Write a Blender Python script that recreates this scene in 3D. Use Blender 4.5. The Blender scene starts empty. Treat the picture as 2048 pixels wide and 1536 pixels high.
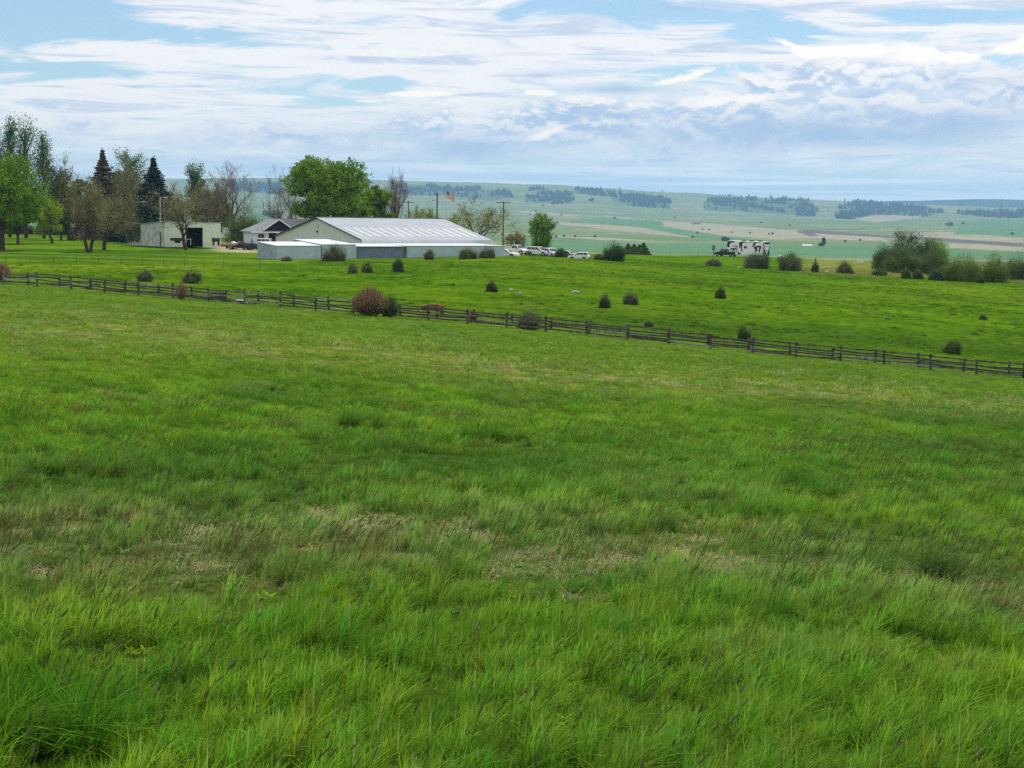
import bpy, math, random
import numpy as np
from mathutils import Vector, Matrix

S = bpy.context.scene
COL = S.collection
R = math.radians
# ------------------------------------------------------------------ camera, sky, sun, exposure
F = 3200.0                       # focal length in pixels of the 2048 px wide photograph
HOR = 418.0
PITCH = math.atan((768-HOR)/F)
ROLL = R(1.0)
cam_d = bpy.data.cameras.new('camera'); cam = bpy.data.objects.new('camera', cam_d); COL.objects.link(cam)
cam_d.sensor_width = 36; cam_d.lens = 36*F/2048; cam_d.clip_start = .1; cam_d.clip_end = 60000
fw = Vector((0, math.cos(PITCH), -math.sin(PITCH))); up0 = Vector((0, math.sin(PITCH), math.cos(PITCH))); rt0 = Vector((1, 0, 0))
cr, sr = math.cos(ROLL), math.sin(ROLL)
RT = rt0*cr + up0*sr; UP = up0*cr - rt0*sr           # horizon falls to the right
cam.matrix_world = Matrix((RT, UP, -fw)).transposed().to_4x4()
S.camera = cam
S.render.resolution_x = 1024; S.render.resolution_y = 768
S.view_settings.view_transform = 'Standard'; S.view_settings.look = 'None'
S.view_settings.exposure = 0.0; S.view_settings.gamma = 1.0
S.cycles.max_bounces = 6; S.cycles.diffuse_bounces = 3; S.cycles.glossy_bounces = 2
S.cycles.transmission_bounces = 4; S.cycles.volume_bounces = 0; S.cycles.transparent_max_bounces = 8
S.cycles.use_denoising = False
S.cycles.denoising_prefilter = 'NONE'
try: S.cycles.denoiser = 'OPENIMAGEDENOISE'
except Exception: pass
S.cycles.sample_clamp_indirect = 6

SUN_EL, SUN_AZ = R(54), R(20)      # azimuth clockwise from the view direction: behind the scene, a little right
sun_d = bpy.data.lights.new('sun', 'SUN'); sun = bpy.data.objects.new('sun', sun_d); COL.objects.link(sun)
sun_d.energy = 3.6; sun_d.angle = R(0.6); sun_d.color = (1, .95, .87)
sd = Vector((math.sin(SUN_AZ)*math.cos(SUN_EL), math.cos(SUN_AZ)*math.cos(SUN_EL), math.sin(SUN_EL)))
sun.rotation_euler = sd.to_track_quat('Z', 'Y').to_euler()
sun.location = (0, 0, 50)

class NG:
    """small helper for node trees"""
    def __init__(s, tree): s.t = tree; s.n = tree.nodes; s.l = tree.links
    def new(s, typ, **kw):
        n = s.n.new(typ)
        for k, v in kw.items(): setattr(n, k, v)
        return n
    def put(s, sock, v):
        if hasattr(v, 'is_output'): s.l.new(v, sock)
        else:
            try: sock.default_value = v
            except Exception: sock.default_value = tuple(v)+(1,)
    def m(s, op, a, b=0.0, c=None, clamp=False):
        n = s.new('ShaderNodeMath', operation=op, use_clamp=clamp)
        s.put(n.inputs[0], a); s.put(n.inputs[1], b)
        if c is not None: s.put(n.inputs[2], c)
        return n.outputs[0]
    def mix(s, f, a, b, typ='MIX'):
        n = s.new('ShaderNodeMix', data_type='RGBA', blend_type=typ)
        s.put(n.inputs[0], f); s.put(n.inputs[6], a); s.put(n.inputs[7], b)
        return n.outputs[2]
    def noise(s, vec, scale, detail=4, rough=.55, dist=0):
        n = s.new('ShaderNodeTexNoise')
        if vec is not None: s.put(n.inputs['Vector'], vec)
        n.inputs['Scale'].default_value = scale; n.inputs['Detail'].default_value = detail
        n.inputs['Roughness'].default_value = rough; n.inputs['Distortion'].default_value = dist
        return n.outputs['Fac']
    def ss(s, x, a, b):
        n = s.new('ShaderNodeMapRange', interpolation_type='SMOOTHSTEP')
        s.put(n.inputs[0], x); s.put(n.inputs[1], a); s.put(n.inputs[2], b)
        return n.outputs[0]
    def xyz(s, x, y, z):
        n = s.new('ShaderNodeCombineXYZ'); s.put(n.inputs[0], x); s.put(n.inputs[1], y); s.put(n.inputs[2], z)
        return n.outputs[0]
    def gauss(s, a, b, a0, b0, wa, wb, slope=0.0):
        """soft elliptical bump centred on (a0,b0), long axis tilted by slope"""
        da = s.m('SUBTRACT', a, a0)
        db = s.m('SUBTRACT', s.m('SUBTRACT', b, b0), s.m('MULTIPLY', da, slope))
        q = s.m('ADD', s.m('POWER', s.m('DIVIDE', da, wa), 2), s.m('POWER', s.m('DIVIDE', db, wb), 2))
        return s.m('EXPONENT', s.m('MULTIPLY', q, -1))

w = bpy.data.worlds.new("World"); S.world = w; w.use_nodes = True
g = NG(w.node_tree); g.n.clear()
tc = g.new('ShaderNodeTexCoord'); sp = g.new('ShaderNodeSeparateXYZ'); g.l.new(tc.outputs['Generated'], sp.inputs[0])
X, Y, Z = sp.outputs
az = g.m('MULTIPLY', g.m('ARCTAN2', X, Y), 57.2958)         # degrees, right positive
el = g.m('MULTIPLY', g.m('ARCSINE', Z), 57.2958)
# each cloud field lives on the celestial sphere (azimuth, elevation)
sky = g.new('ShaderNodeTexSky', sky_type='NISHITA', sun_disc=False, sun_elevation=SUN_EL, sun_rotation=SUN_AZ,
            altitude=900, air_density=1.0, dust_density=0.6, ozone_density=1.4)
skyc = g.mix(1.0, sky.outputs[0], (.086, .098, .104, 1), 'MULTIPLY')
# thin veil whitening the blue everywhere
P1 = g.xyz(g.m('MULTIPLY', az, .08), g.m('MULTIPLY', el, .42), 1.7)
P2 = g.xyz(g.m('MULTIPLY', az, .17), g.m('MULTIPLY', el, .34), 4.1)
P3 = g.xyz(g.m('MULTIPLY', az, .20), g.m('MULTIPLY', el, .42), 9.3)
SKYEND = 1
n1 = g.noise(P1, 2.6, 10, .62, .8)
n2 = g.noise(P2, 3.3, 11, .57, .35)
n2b = g.noise(g.xyz(g.m('MULTIPLY', az, .17), g.m('MULTIPLY', g.m('ADD', el, .22), .34), 4.1), 3.3, 11, .57, .35)
n3 = g.noise(P3, 1.3, 9, .62, .3)
def bumps(base, L):
    c = g.m('ADD', base, 0)
    for a0, e0, wa, we, k, sl in L: c = g.m('ADD', c, g.m('MULTIPLY', g.gauss(az, el, a0, e0, wa, we, sl), k))
    return c
outside = g.m('MAXIMUM', g.ss(g.m('ABSOLUTE', az), 22, 40), g.ss(el, 10, 18))
# streaky high cloud, with open blue upper left, upper right and in pockets
cov = bumps(.05, [(-16.5, 6.3, 3.2, .9, -.40, 0), (-12, 5.75, 3.0, .32, -.34, -.02), (-4.8, 4.30, 1.3, .22, -.34, .03), (-6.6, 3.62, 1.3, .14, -.26, 0),
    (9.0, 6.25, 1.3, .45, -.40, .05), (14.8, 6.75, 2.6, .22, -.40, 0), (7.4, 4.92, 1.5, .16, -.34, 0), (-16, 4.5, 2.2, .2, -.16, 0), (-12.5, 6.9, 1.6, .25, .1, 0), (4, 6.9, 2, .2, -.12, 0),
    (-9.5, 6.9, 4, .28, .16, -.03), (-7, 5.0, 8, .50, .16, -.01), (-14, 3.75, 3, .28, .22, -.04), (-2, 5.9, 5, .6, .14, -.03),
    (15, 7.4, 3, .2, .14, .03), (-11, 2.4, 7, .9, .14, 0), (2, 5.6, 5, .35, .12, .02)])
cov = g.m('ADD', cov, g.m('MULTIPLY', outside, .13))  # extra cloud out of view, added to brighten the ambient light
hi = g.ss(g.m('ADD', n1, cov), .43, .62)
hs = g.noise(g.xyz(g.m('MULTIPLY', az, .05), g.m('MULTIPLY', el, .62), 7.7), 3.6, 9, .62, .9)
hi_shade = g.m('MULTIPLY', g.ss(hs, .46, .62), g.ss(n1, .42, .60))
hicol = g.mix(hi_shade, (1.02, .99, .98, 1), (.64, .72, .87, 1))
veil = g.mix(g.m('MULTIPLY', g.ss(el, 14, 0), .22), skyc, (.50, .70, .90, 1))
c1 = g.mix(g.m('MULTIPLY', hi, .93), veil, hicol)
# long flat lens clouds, crisp and white
lens = bumps(0, [(-8.6, 3.75, 1.5, .10, 1.0, .02), (-14.2, 3.85, 2.0, .14, .9, -.08), (-5.2, 3.68, .6, .07, .9, .02), (-5, 5.35, 3.2, .13, .8, .0), (8.6, 5.35, 2.6, .14, 1.0, .02), (14.6, 6.32, 3.6, .11, 1.0, .0), (10.5, 6.1, 1.1, .08, .6, 0), (.6, 4.2, .6, .12, .9, 0)])
c1 = g.mix(g.m('MULTIPLY', g.ss(g.m('ADD', lens, g.m('MULTIPLY', g.m('SUBTRACT', n1, .5), 1.6)), .42, .62), .92), c1, (1.0, .99, .96, 1))
# cumulus bank, centre to right, with bright tops and blue-grey undersides
cov2 = bumps(-.24, [(13.0, 4.3, 6.0, 1.25, .50, .04), (6.5, 3.0, 6, 1.2, .42, .12), (-1, 3.1, 4.5, .95, .40, .06), (-8.5, 2.5, 5, .65, .26, .03), (-14, 2.5, 4, .5, .15, 0), (5, 1.9, 14, .35, .14, 0), (-6, .4, 18, .3, -.1, 0)])
q = g.m('ADD', n2, cov2); q2 = g.m('ADD', n2b, cov2)
cu = g.ss(q, .40, .60)
edge = g.ss(g.m('SUBTRACT', q, q2), -.05, .07)
rim = g.ss(q, .70, .48)
lit = g.m('MAXIMUM', g.m('MULTIPLY', edge, .95), g.m('MULTIPLY', rim, .75))
lit = g.m('MULTIPLY', lit, g.m('ADD', .35, g.m('MULTIPLY', g.ss(el, 2.0, 3.6), .65)))
under = g.mix(g.ss(n3, .40, .62), (.45, .60, .82, 1), (.74, .82, .92, 1))
cucol = g.mix(lit, under, (1.08, 1.03, .98, 1))
c2 = g.mix(g.m('MULTIPLY', cu, .94), c1, cucol)
crest = bumps(0, [(11.2, 5.62, 2.0, .26, 1.1, .03), (14.4, 5.35, 1.6, .30, 1.0, .0), (17.2, 5.7, 1.3, .42, .9, .12), (5.6, 4.6, 1.4, .13, .7, .25), (-3.4, 3.98, 1.6, .10, .9, .02), (.8, 4.1, .7, .13, .9, 0), (7.8, 3.95, 1.8, .2, .7, .1), (1.4, 2.8, 1.2, .2, .6, .3), (15.8, 3.6, .9, .18, .8, 0), (-8.8, 1.75, .8, .16, .8, -.15)])
c2 = g.mix(g.m('MULTIPLY', g.ss(g.m('ADD', crest, g.m('MULTIPLY', g.m('SUBTRACT', n2, .5), 2.4)), .40, .75), .9), c2, (1.15, 1.09, 1.0, 1))
# broad blue-grey shade low in the bank
sh = bumps(0, [(13.5, 3.1, 5.2, .80, 1.0, .02), (15.8, 4.5, 2.2, .35, .5, .0), (8.0, 2.75, 4.0, .50, .75, .03), (-2.0, 2.1, 1.8, .32, .7, .0), (4, 3.35, 2.2, .22, .6, 0), (3.6, 4.25, 2.0, .17, .75, 0), (.9, 4.72, 1.3, .13, .6, 0), (-8.8, 1.35, 1.8, .30, .7, 0), (6.4, 7.1, 2.2, .14, .6, .0), (-3, 4.78, .9, .07, .6, .0)])
c2 = g.mix(g.m('MULTIPLY', g.m('MINIMUM', sh, .92), g.ss(n3, .78, .42)), c2, (.42, .56, .78, 1))
low = g.gauss(az, el, 0, .85, 60, .85, 0)
c2 = g.mix(g.m('MULTIPLY', low, .75), c2, (.60, .80, 1.0, 1))
st = g.ss(g.noise(g.xyz(g.m('MULTIPLY', az, .035), g.m('MULTIPLY', el, 1.15), 2.2), 3.0, 8, .58, .4), .50, .62)
c2 = g.mix(g.m('MULTIPLY', g.m('MULTIPLY', st, g.gauss(az, el, 2, .95, 40, .8, 0)), .55), c2, (1.15, 1.15, 1.15, 1))
c2 = g.mix(g.m('MULTIPLY', bumps(0, [(-4, .62, 9, .20, .9, -.035), (9, 1.05, 4, .07, .5, .02)]), .95), c2, (1.6, 1.5, 1.4, 1))
bg = g.new('ShaderNodeBackground'); g.put(bg.inputs[0], c2); bg.inputs[1].default_value = 1.0
wo = g.new('ShaderNodeOutputWorld'); g.l.new(bg.outputs[0], wo.inputs[0])
w.cycles.sampling_method = 'MANUAL'; w.cycles.sample_map_resolution = 512

# ------------------------------------------------------------------ photograph pixel <-> place
def ray(c, r):
    a = (c-1024)/F; b = (768-r)/F
    return np.array([fw[i] + a*RT[i] + b*UP[i] for i in range(3)])
def proj(p):
    v = Vector(p); d = v.dot(fw)
    return 1024+F*v.dot(RT)/d, 768-F*v.dot(UP)/d
def at(c, r, Yd):
    d = ray(c, r); return d*(Yd/d[1])
# terrain heights: known sight lines (column,row) at known distances give heights, interpolated smoothly
TC = np.array([-900, 0, 256, 512, 768, 1024, 1280, 1536, 1792, 2048, 2948], float)
KC = [0, 512, 1024, 1536, 2048]
TR = [  # distance, rows at KC
 (10, [1622]*5), (16, [1305, 1310, 1318, 1330, 1345]), (24, [1085, 1095, 1105, 1118, 1135]), (32, [955, 975, 990, 1010, 1030]),
 (44, [830, 858, 885, 915, 945]), (60, [735, 770, 805, 840, 872]), (80, [672, 705, 740, 778, 812]), (104, [603, 646, 684, 725, 768]), (120, [578, 617, 655, 700, 741]), (140, [556, 589, 617, 656, 694]),
 (180, [534, 553, 574, 604, 634]), (230, [515, 529, 541, 571, 594]), (275, [505, 517, 520, 550, 570]), (320, [491, 503, 509, 536, 554]),
 (400, [474, 488, 504, 516, 541]), (520, [463, 480, 505, 519, 540]), (800, [462, 482, 515, 540, 545]), (1400, [486, 500, 522, 535, 540]),
 (2300, [484, 486, 492, 500, 505]), (3500, [455, 458, 468, 476, 480]), (5000, [436, 440, 448, 458, 462]), (7000, [418, 422, 427, 443, 446]), (9000, [400, 402, 410, 430, 434])]
SKY1 = ([-900, 0, 400, 800, 900, 1024, 1150, 1280, 1400, 1600, 1720, 1800, 2048, 2948], [372, 370, 366, 369, 375, 377, 383, 389, 396, 403, 408, 412, 420, 430])
SKY2 = ([-900, 1400, 1640, 1740, 1800, 1850, 1960, 2000, 2048, 2948], [440, 420, 409, 405, 401, 397, 399, 402, 400, 406])
TY = []; TZ = []; TU = None
def zrow(Yd, rows):
    return [at(c, rr, Yd) for c, rr in zip(TC, rows)]
def add_row(Yd, cs, rs):
    P = zrow(Yd, np.interp(TC, cs, rs)); TY.append(Yd); TZ.append([p[2] for p in P])
for Yd, rows in TR:
    ext = [rows[0]*1.0]+rows+[rows[-1]*1.0]
    add_row(Yd, [-900]+KC+[2948], ext)
add_row(12000, *SKY1)
TY += [12900]; TZ += [[-10]*len(TC)]
add_row(14800, *SKY2)
TY += [24000]; TZ += [[0]*len(TC)]
TU = np.array([at(c, 480, 1000.0)[0]/1000.0 for c in TC])
TZ = np.array(TZ); TY = np.array(TY, float); LTY = np.log(TY)
def _cr(p0, p1, p2, p3, t0, t1, t2, t3, t):
    """finite-difference cubic between p1,p2 on uneven knots"""
    h = t2-t1
    m1 = ((p2-p1)/(t2-t1)+(p1-p0)/np.maximum(t1-t0, 1e-9))/2; m2 = ((p3-p2)/np.maximum(t3-t2, 1e-9)+(p2-p1)/(t2-t1))/2
    s = (t-t1)/h
    return p1*(2*s**3-3*s**2+1)+h*m1*(s**3-2*s**2+s)+p2*(-2*s**3+3*s**2)+h*m2*(s**3-s**2)
def _lat(ix, iy, seed):
    n = (ix.astype(np.int64)*374761393+iy.astype(np.int64)*668265263+seed*974634777) & 0x7fffffff
    n = (n ^ (n >> 13))*1274126177 & 0x7fffffff
    return ((n ^ (n >> 16)) & 0xffff)/65535.0
def vn(x, y, seed=0):
    ix = np.floor(x); iy = np.floor(y); fx = x-ix; fy = y-iy
    fx = fx*fx*(3-2*fx); fy = fy*fy*(3-2*fy)
    a = _lat(ix, iy, seed); b = _lat(ix+1, iy, seed); c = _lat(ix, iy+1, seed); d = _lat(ix+1, iy+1, seed)
    return (a*(1-fx)+b*fx)*(1-fy)+(c*(1-fx)+d*fx)*fy
def fbm(x, y, seed=0, o=4):
    s = 0; a = 1; t = 0
    for k in range(o):
        s = s+a*vn(x*2**k, y*2**k, seed+k); t += a; a *= .55
    return s/t
def H(x, y):
    x = np.atleast_1d(np.asarray(x, float)); y = np.atleast_1d(np.asarray(y, float))
    yy = np.clip(y, 10, 23900); u = np.clip(x/yy, TU[0]+.001, TU[-1]-.001); ly = np.log(yy)
    j = np.clip(np.searchsorted(LTY, ly)-1, 0, len(TY)-2)
    i = np.clip(np.searchsorted(TU, u)-1, 0, len(TU)-2)
    j0 = np.maximum(j-1, 0); j3 = np.minimum(j+2, len(TY)-1); i0 = np.maximum(i-1, 0); i3 = np.minimum(i+2, len(TU)-1)
    def colz(ii):
        lin = (TY[j] >= 12000)|(TY[j] < 12)
        c = _cr(TZ[j0, ii], TZ[j, ii], TZ[j+1, ii], TZ[j3, ii], np.where(j0 == j, LTY[j]-1, LTY[j0]), LTY[j], LTY[j+1], np.where(j3 == j+1, LTY[j+1]+1, LTY[j3]), ly)
        s = (ly-LTY[j])/(LTY[j+1]-LTY[j]); l = TZ[j, ii]*(1-s)+TZ[j+1, ii]*s
        return np.where(lin, l, c)
    z = _cr(colz(i0), colz(i), colz(i+1), colz(i3), np.where(i0 == i, TU[i]-.1, TU[i0]), TU[i], TU[i+1], np.where(i3 == i+1, TU[i+1]+.1, TU[i3]), u)
    z = z + (10-np.clip(y, -40, 10))*.022
    amp = np.interp(yy, [10, 60, 150, 400, 1500, 8000, 12000, 21000], [.18, .35, .30, .5, 3, 14, 8, 22])
    sc = np.interp(yy, [10, 60, 150, 400, 1500, 8000, 24000], [4, 9, 14, 30, 200, 700, 900])
    # undulation: blend two fixed-scale fields so nothing swims with distance
    z = z + .16*(fbm(x/4.5, y/4.5, 3, 3)-.5)*np.clip(1-yy/260, 0, 1)
    z = z + .5*(fbm(x/22, y/22, 5, 3)-.5)*np.clip(yy/90, 0, 1)*np.clip(1.6-yy/500, 0, 1)
    z = z + 34*(fbm(x/620, y/620, 9, 4)-.5)*np.clip((yy-2600)/4000, 0, 1)
    return z
def hit(c, r, y0=9.0, y1=23000.):
    """first meeting of a sight line with the terrain"""
    d = ray(c, r); ys = np.exp(np.linspace(math.log(y0), math.log(y1), 2600)); t = ys/d[1]
    below = d[2]*t < H(d[0]*t, ys)
    k = int(np.argmax(below))
    if not below.any(): return None
    return np.array([d[0]*t[k], ys[k], float(H(d[0]*t[k], ys[k])[0])])
def ground_at(c, Yd):
    """point on the terrain at distance Yd seen in column c"""
    r = 500.
    for _ in range(6):
        p = at(c, r, Yd); z = float(H(p[0], Yd)[0]); r = proj((p[0], Yd, z))[1]
    return np.array([p[0], Yd, z])
# ------------------------------------------------------------------ materials
def mat(name, col, rough=.8, noise=None, var=.25, metal=0.0, island=0.0, trans=0.0, bump=0.0, bscale=8, spec=.3, coords='Object', col2=None, wave=None):
    m = bpy.data.materials.new(name); m.use_nodes = True; g = NG(m.node_tree); b = g.n['Principled BSDF']; out = g.n['Material Output']
    c = tuple(col)+(1,)
    src = c
    tco = g.new('ShaderNodeTexCoord').outputs[coords]
    if noise:
        f = g.noise(tco, noise, 5, .6)
        c2 = tuple(col2)+(1,) if col2 else tuple(x*(1-var) for x in col)+(1,)
        src = g.mix(g.ss(f, .35, .65), c, c2)
    if wave:                                  # corrugation or siding ribs, geometry-like bump plus dirt in the grooves
        ax, sc, depth = wave
        s_ = g.new('ShaderNodeSeparateXYZ'); g.l.new(tco, s_.inputs[0])
        wv = g.m('SINE', g.m('MULTIPLY', s_.outputs[ax], sc))
        bp = g.new('ShaderNodeBump'); bp.inputs['Strength'].default_value = .8; bp.inputs['Distance'].default_value = depth
        g.l.new(wv, bp.inputs['Height']); g.l.new(bp.outputs[0], b.inputs['Normal'])
    if island:
        gi = g.new('ShaderNodeNewGeometry').outputs['Random Per Island']
        k = g.m('ADD', g.m('MULTIPLY', gi, 2*island), 1-island)
        mm = g.new('ShaderNodeVectorMath', operation='SCALE'); g.put(mm.inputs[0], src if hasattr(src, 'is_output') else src[:3]); g.l.new(k, mm.inputs[3]); src = mm.outputs[0]
    if bump:
        bp = g.new('ShaderNodeBump'); bp.inputs['Strength'].default_value = bump; bp.inputs['Distance'].default_value = .05
        g.l.new(g.noise(tco, bscale, 5, .65), bp.inputs['Height']); g.l.new(bp.outputs[0], b.inputs['Normal'])
    g.put(b.inputs['Base Color'], src)
    b.inputs['Roughness'].default_value = rough; b.inputs['Metallic'].default_value = metal
    b.inputs['Specular IOR Level'].default_value = spec
    if trans:
        tr = g.new('ShaderNodeBsdfTranslucent'); g.put(tr.inputs[0], src)
        mx = g.new('ShaderNodeMixShader'); mx.inputs[0].default_value = trans
        g.l.new(b.outputs[0], mx.inputs[1]); g.l.new(tr.outputs[0], mx.inputs[2]); g.l.new(mx.outputs[0], out.inputs[0])
    return m
M = {}
M['bark'] = mat('bark', (.085, .062, .045), .95, 3, .5)
M['bark_grey'] = mat('bark_grey', (.13, .105, .10), .95, 3, .4)
M['bark_pale'] = mat('bark_pale', (.30, .27, .23), .95, 2, .5)
def leafm(name, col, col2, island=.40, trans=.28, sc=.35): M[name] = mat(name, col, .75, sc, island=island, trans=trans, col2=col2, spec=.15)
leafm('leaf_maple', (.19, .33, .018), (.10, .21, .014))
leafm('leaf_lime', (.30, .40, .02), (.20, .28, .02))
leafm('leaf_poplar', (.12, .215, .06), (.08, .14, .05))
leafm('leaf_poplar_bright', (.20, .36, .06), (.11, .22, .04))
leafm('leaf_bud', (.25, .215, .10), (.18, .185, .08), sc=.6)
leafm('leaf_bud_green', (.21, .25, .08), (.22, .19, .08), sc=.5)
leafm('leaf_pale', (.30, .36, .13), (.22, .27, .10), sc=.5)
leafm('twig_brown', (.24, .19, .18), (.20, .15, .14))
leafm('needle_dark', (.032, .058, .042), (.022, .042, .034), trans=.05)
leafm('needle_red', (.12, .09, .07), (.09, .09, .06), trans=.05)
leafm('leaf_hedge', (.12, .17, .04), (.075, .12, .028), sc=.5)
leafm('leaf_hedge_yellow', (.17, .235, .03), (.09, .15, .028), sc=.4)
leafm('leaf_dark', (.09, .145, .055), (.06, .10, .04))
leafm('leaf_shrub', (.16, .18, .085), (.10, .14, .06), sc=1)
leafm('leaf_rust', (.31, .185, .13), (.22, .17, .09), sc=1)
leafm('leaf_ivy', (.14, .17, .10), (.2, .16, .12), sc=1)
M['weathered_wood'] = mat('weathered_wood', (.15, .135, .13), .95, 2.5, col2=(.045, .04, .042), bump=.4, bscale=30)
M['grey_wood'] = mat('grey_wood', (.34, .32, .30), .95, 3, col2=(.15, .14, .13))
M['old_wood'] = mat('old_wood', (.085, .078, .075), .95, 2, col2=(.04, .036, .035))
M['white_paint'] = mat('white_paint', (.78, .79, .78), .6, 1.5, .08)
M['metal_roof'] = mat('metal_roof', (.255, .30, .355), .6, .25, .16, wave=(0, 20.6, .006))
M['skylight'] = mat('skylight', (.46, .49, .49), .5, 2, .1)
M['lean_roof'] = mat('lean_roof', (.58, .63, .68), .5, 1.2, .12, wave=(0, 30, .006))
M['arena_wall'] = mat('arena_wall', (.60, .64, .62), .7, .7, .10, wave=(1, 15, .01))
M['eave_white'] = mat('eave_white', (.62, .65, .68), .6, 1.0, .10)
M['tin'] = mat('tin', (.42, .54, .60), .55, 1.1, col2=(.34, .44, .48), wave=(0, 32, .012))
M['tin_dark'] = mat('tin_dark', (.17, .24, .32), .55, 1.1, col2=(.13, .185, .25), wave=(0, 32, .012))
M['tin_side'] = mat('tin_side', (.33, .42, .48), .6, .8, col2=(.25, .33, .38), wave=(1, 32, .012))  # darker copy of tin: shade of the end walls put into the colour
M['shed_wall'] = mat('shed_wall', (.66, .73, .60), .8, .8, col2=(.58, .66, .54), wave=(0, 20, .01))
M['shed_side_shade'] = mat('shed_side_shade', (.48, .55, .50), .85, .8, col2=(.30, .34, .31), wave=(1, 20, .01))  # shed_wall darkened and bluer, side-wall shade painted into the colour
M['shingle'] = mat('shingle', (.25, .265, .29), .95, 3, .3, bump=.5, bscale=14)
M['dark_inside'] = mat('dark_inside', (.012, .013, .018), .95)
M['house_wall'] = mat('house_wall', (.62, .66, .72), .8, 1, .1)
M['rust'] = mat('rust', (.085, .035, .028), .9, 3, .4)
M['glass'] = mat('glass', (.018, .022, .028), .12, spec=.7)
M['rubber'] = mat('rubber', (.018, .018, .019), .9)
M['car_white'] = mat('car_white', (.74, .75, .77), .28, 1.5, .05, spec=.5)
M['car_silver'] = mat('car_silver', (.34, .36, .38), .28, 1.5, .05, metal=.4, spec=.5)
M['car_black'] = mat('car_black', (.012, .013, .016), .22, 1.5, .2, spec=.6)
M['car_maroon'] = mat('car_maroon', (.07, .015, .017), .35, 2, .3, spec=.5)
M['chrome'] = mat('chrome', (.5, .5, .5), .25, metal=.9)
M['trim_dark'] = mat('trim_dark', (.03, .03, .032), .7)
M['lamp_glass'] = mat('lamp_glass', (.6, .6, .58), .15)
M['tail_red'] = mat('tail_red', (.35, .02, .015), .3)
M['rv_white'] = mat('rv_white', (.86, .87, .88), .35, 1, .06)
M['rv_black'] = mat('rv_black', (.018, .022, .032), .35, 1, .2)
M['rv_grey'] = mat('rv_grey', (.33, .35, .38), .4)
M['teal_plastic'] = mat('teal_plastic', (.05, .30, .38), .5, 2, .2)
M['hide_red'] = mat('hide_red', (.20, .062, .022), .85, 3, col2=(.13, .04, .016))
M['hide_white'] = mat('hide_white', (.62, .56, .48), .85, 3, .15)
M['rock'] = mat('rock', (.42, .41, .37), .95, 3, col2=(.22, .22, .19), bump=.8, bscale=5)
M['pole_grey'] = mat('pole_grey', (.36, .34, .31), .9, 2, .3)
M['pole_brown'] = mat('pole_brown', (.17, .13, .10), .95, 2, .4)
M['pole_metal'] = mat('pole_metal', (.55, .55, .54), .5, 2, .15, metal=.3)
M['boat_cream'] = mat('boat_cream', (.62, .53, .30), .5, 1, .2)
M['far_tree'] = mat('far_tree', (.015, .036, .019), .95, .02, .3)
M['far_scrub'] = mat('far_scrub', (.05, .085, .035), .95, .02, .4)
M['straw'] = mat('straw', (.45, .38, .24), .9, 3, .3)
M['sign_face'] = mat('sign_face', (.10, .11, .12), .6, 2, .2)

# ------------------------------------------------------------------ mesh helpers
def link(o, parent=None):
    COL.objects.link(o)
    if parent is not None: o.parent = parent
    return o
def tag(o, label=None, cat=None, group=None, kind=None):
    if label: o['label'] = label
    if cat: o['category'] = cat
    if group: o['group'] = group
    if kind: o['kind'] = kind
    return o
def thing(name, label, cat, loc, rz=0, group=None):
    o = bpy.data.objects.new(name, None); COL.objects.link(o); o.empty_display_size = .3
    o.location = Vector([float(v) for v in loc]); o.rotation_euler = (0, 0, rz)
    return tag(o, label, cat, group)
def fastmesh(name, V, Fq, mats, parent=None, smooth=False, mi=None):
    """V (n,3), Fq (m,k) same-size faces as arrays"""
    me = bpy.data.meshes.new(name); V = np.asarray(V, np.float32); Fq = np.asarray(Fq, np.int32); m, k = Fq.shape
    me.vertices.add(len(V)); me.vertices.foreach_set('co', V.ravel())
    me.loops.add(m*k); me.loops.foreach_set('vertex_index', Fq.ravel())
    me.polygons.add(m); me.polygons.foreach_set('loop_start', np.arange(0, m*k, k, dtype=np.int32))
    try: me.polygons.foreach_set('loop_total', np.full(m, k, dtype=np.int32))
    except Exception: pass
    if smooth: me.polygons.foreach_set('use_smooth', np.ones(m, bool))
    for x in (mats if isinstance(mats, (list, tuple)) else [mats]): me.materials.append(x)
    if mi is not None: me.polygons.foreach_set('material_index', np.asarray(mi, np.int32))
    me.update(calc_edges=True); me.validate()
    return link(bpy.data.objects.new(name, me), parent)
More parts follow.
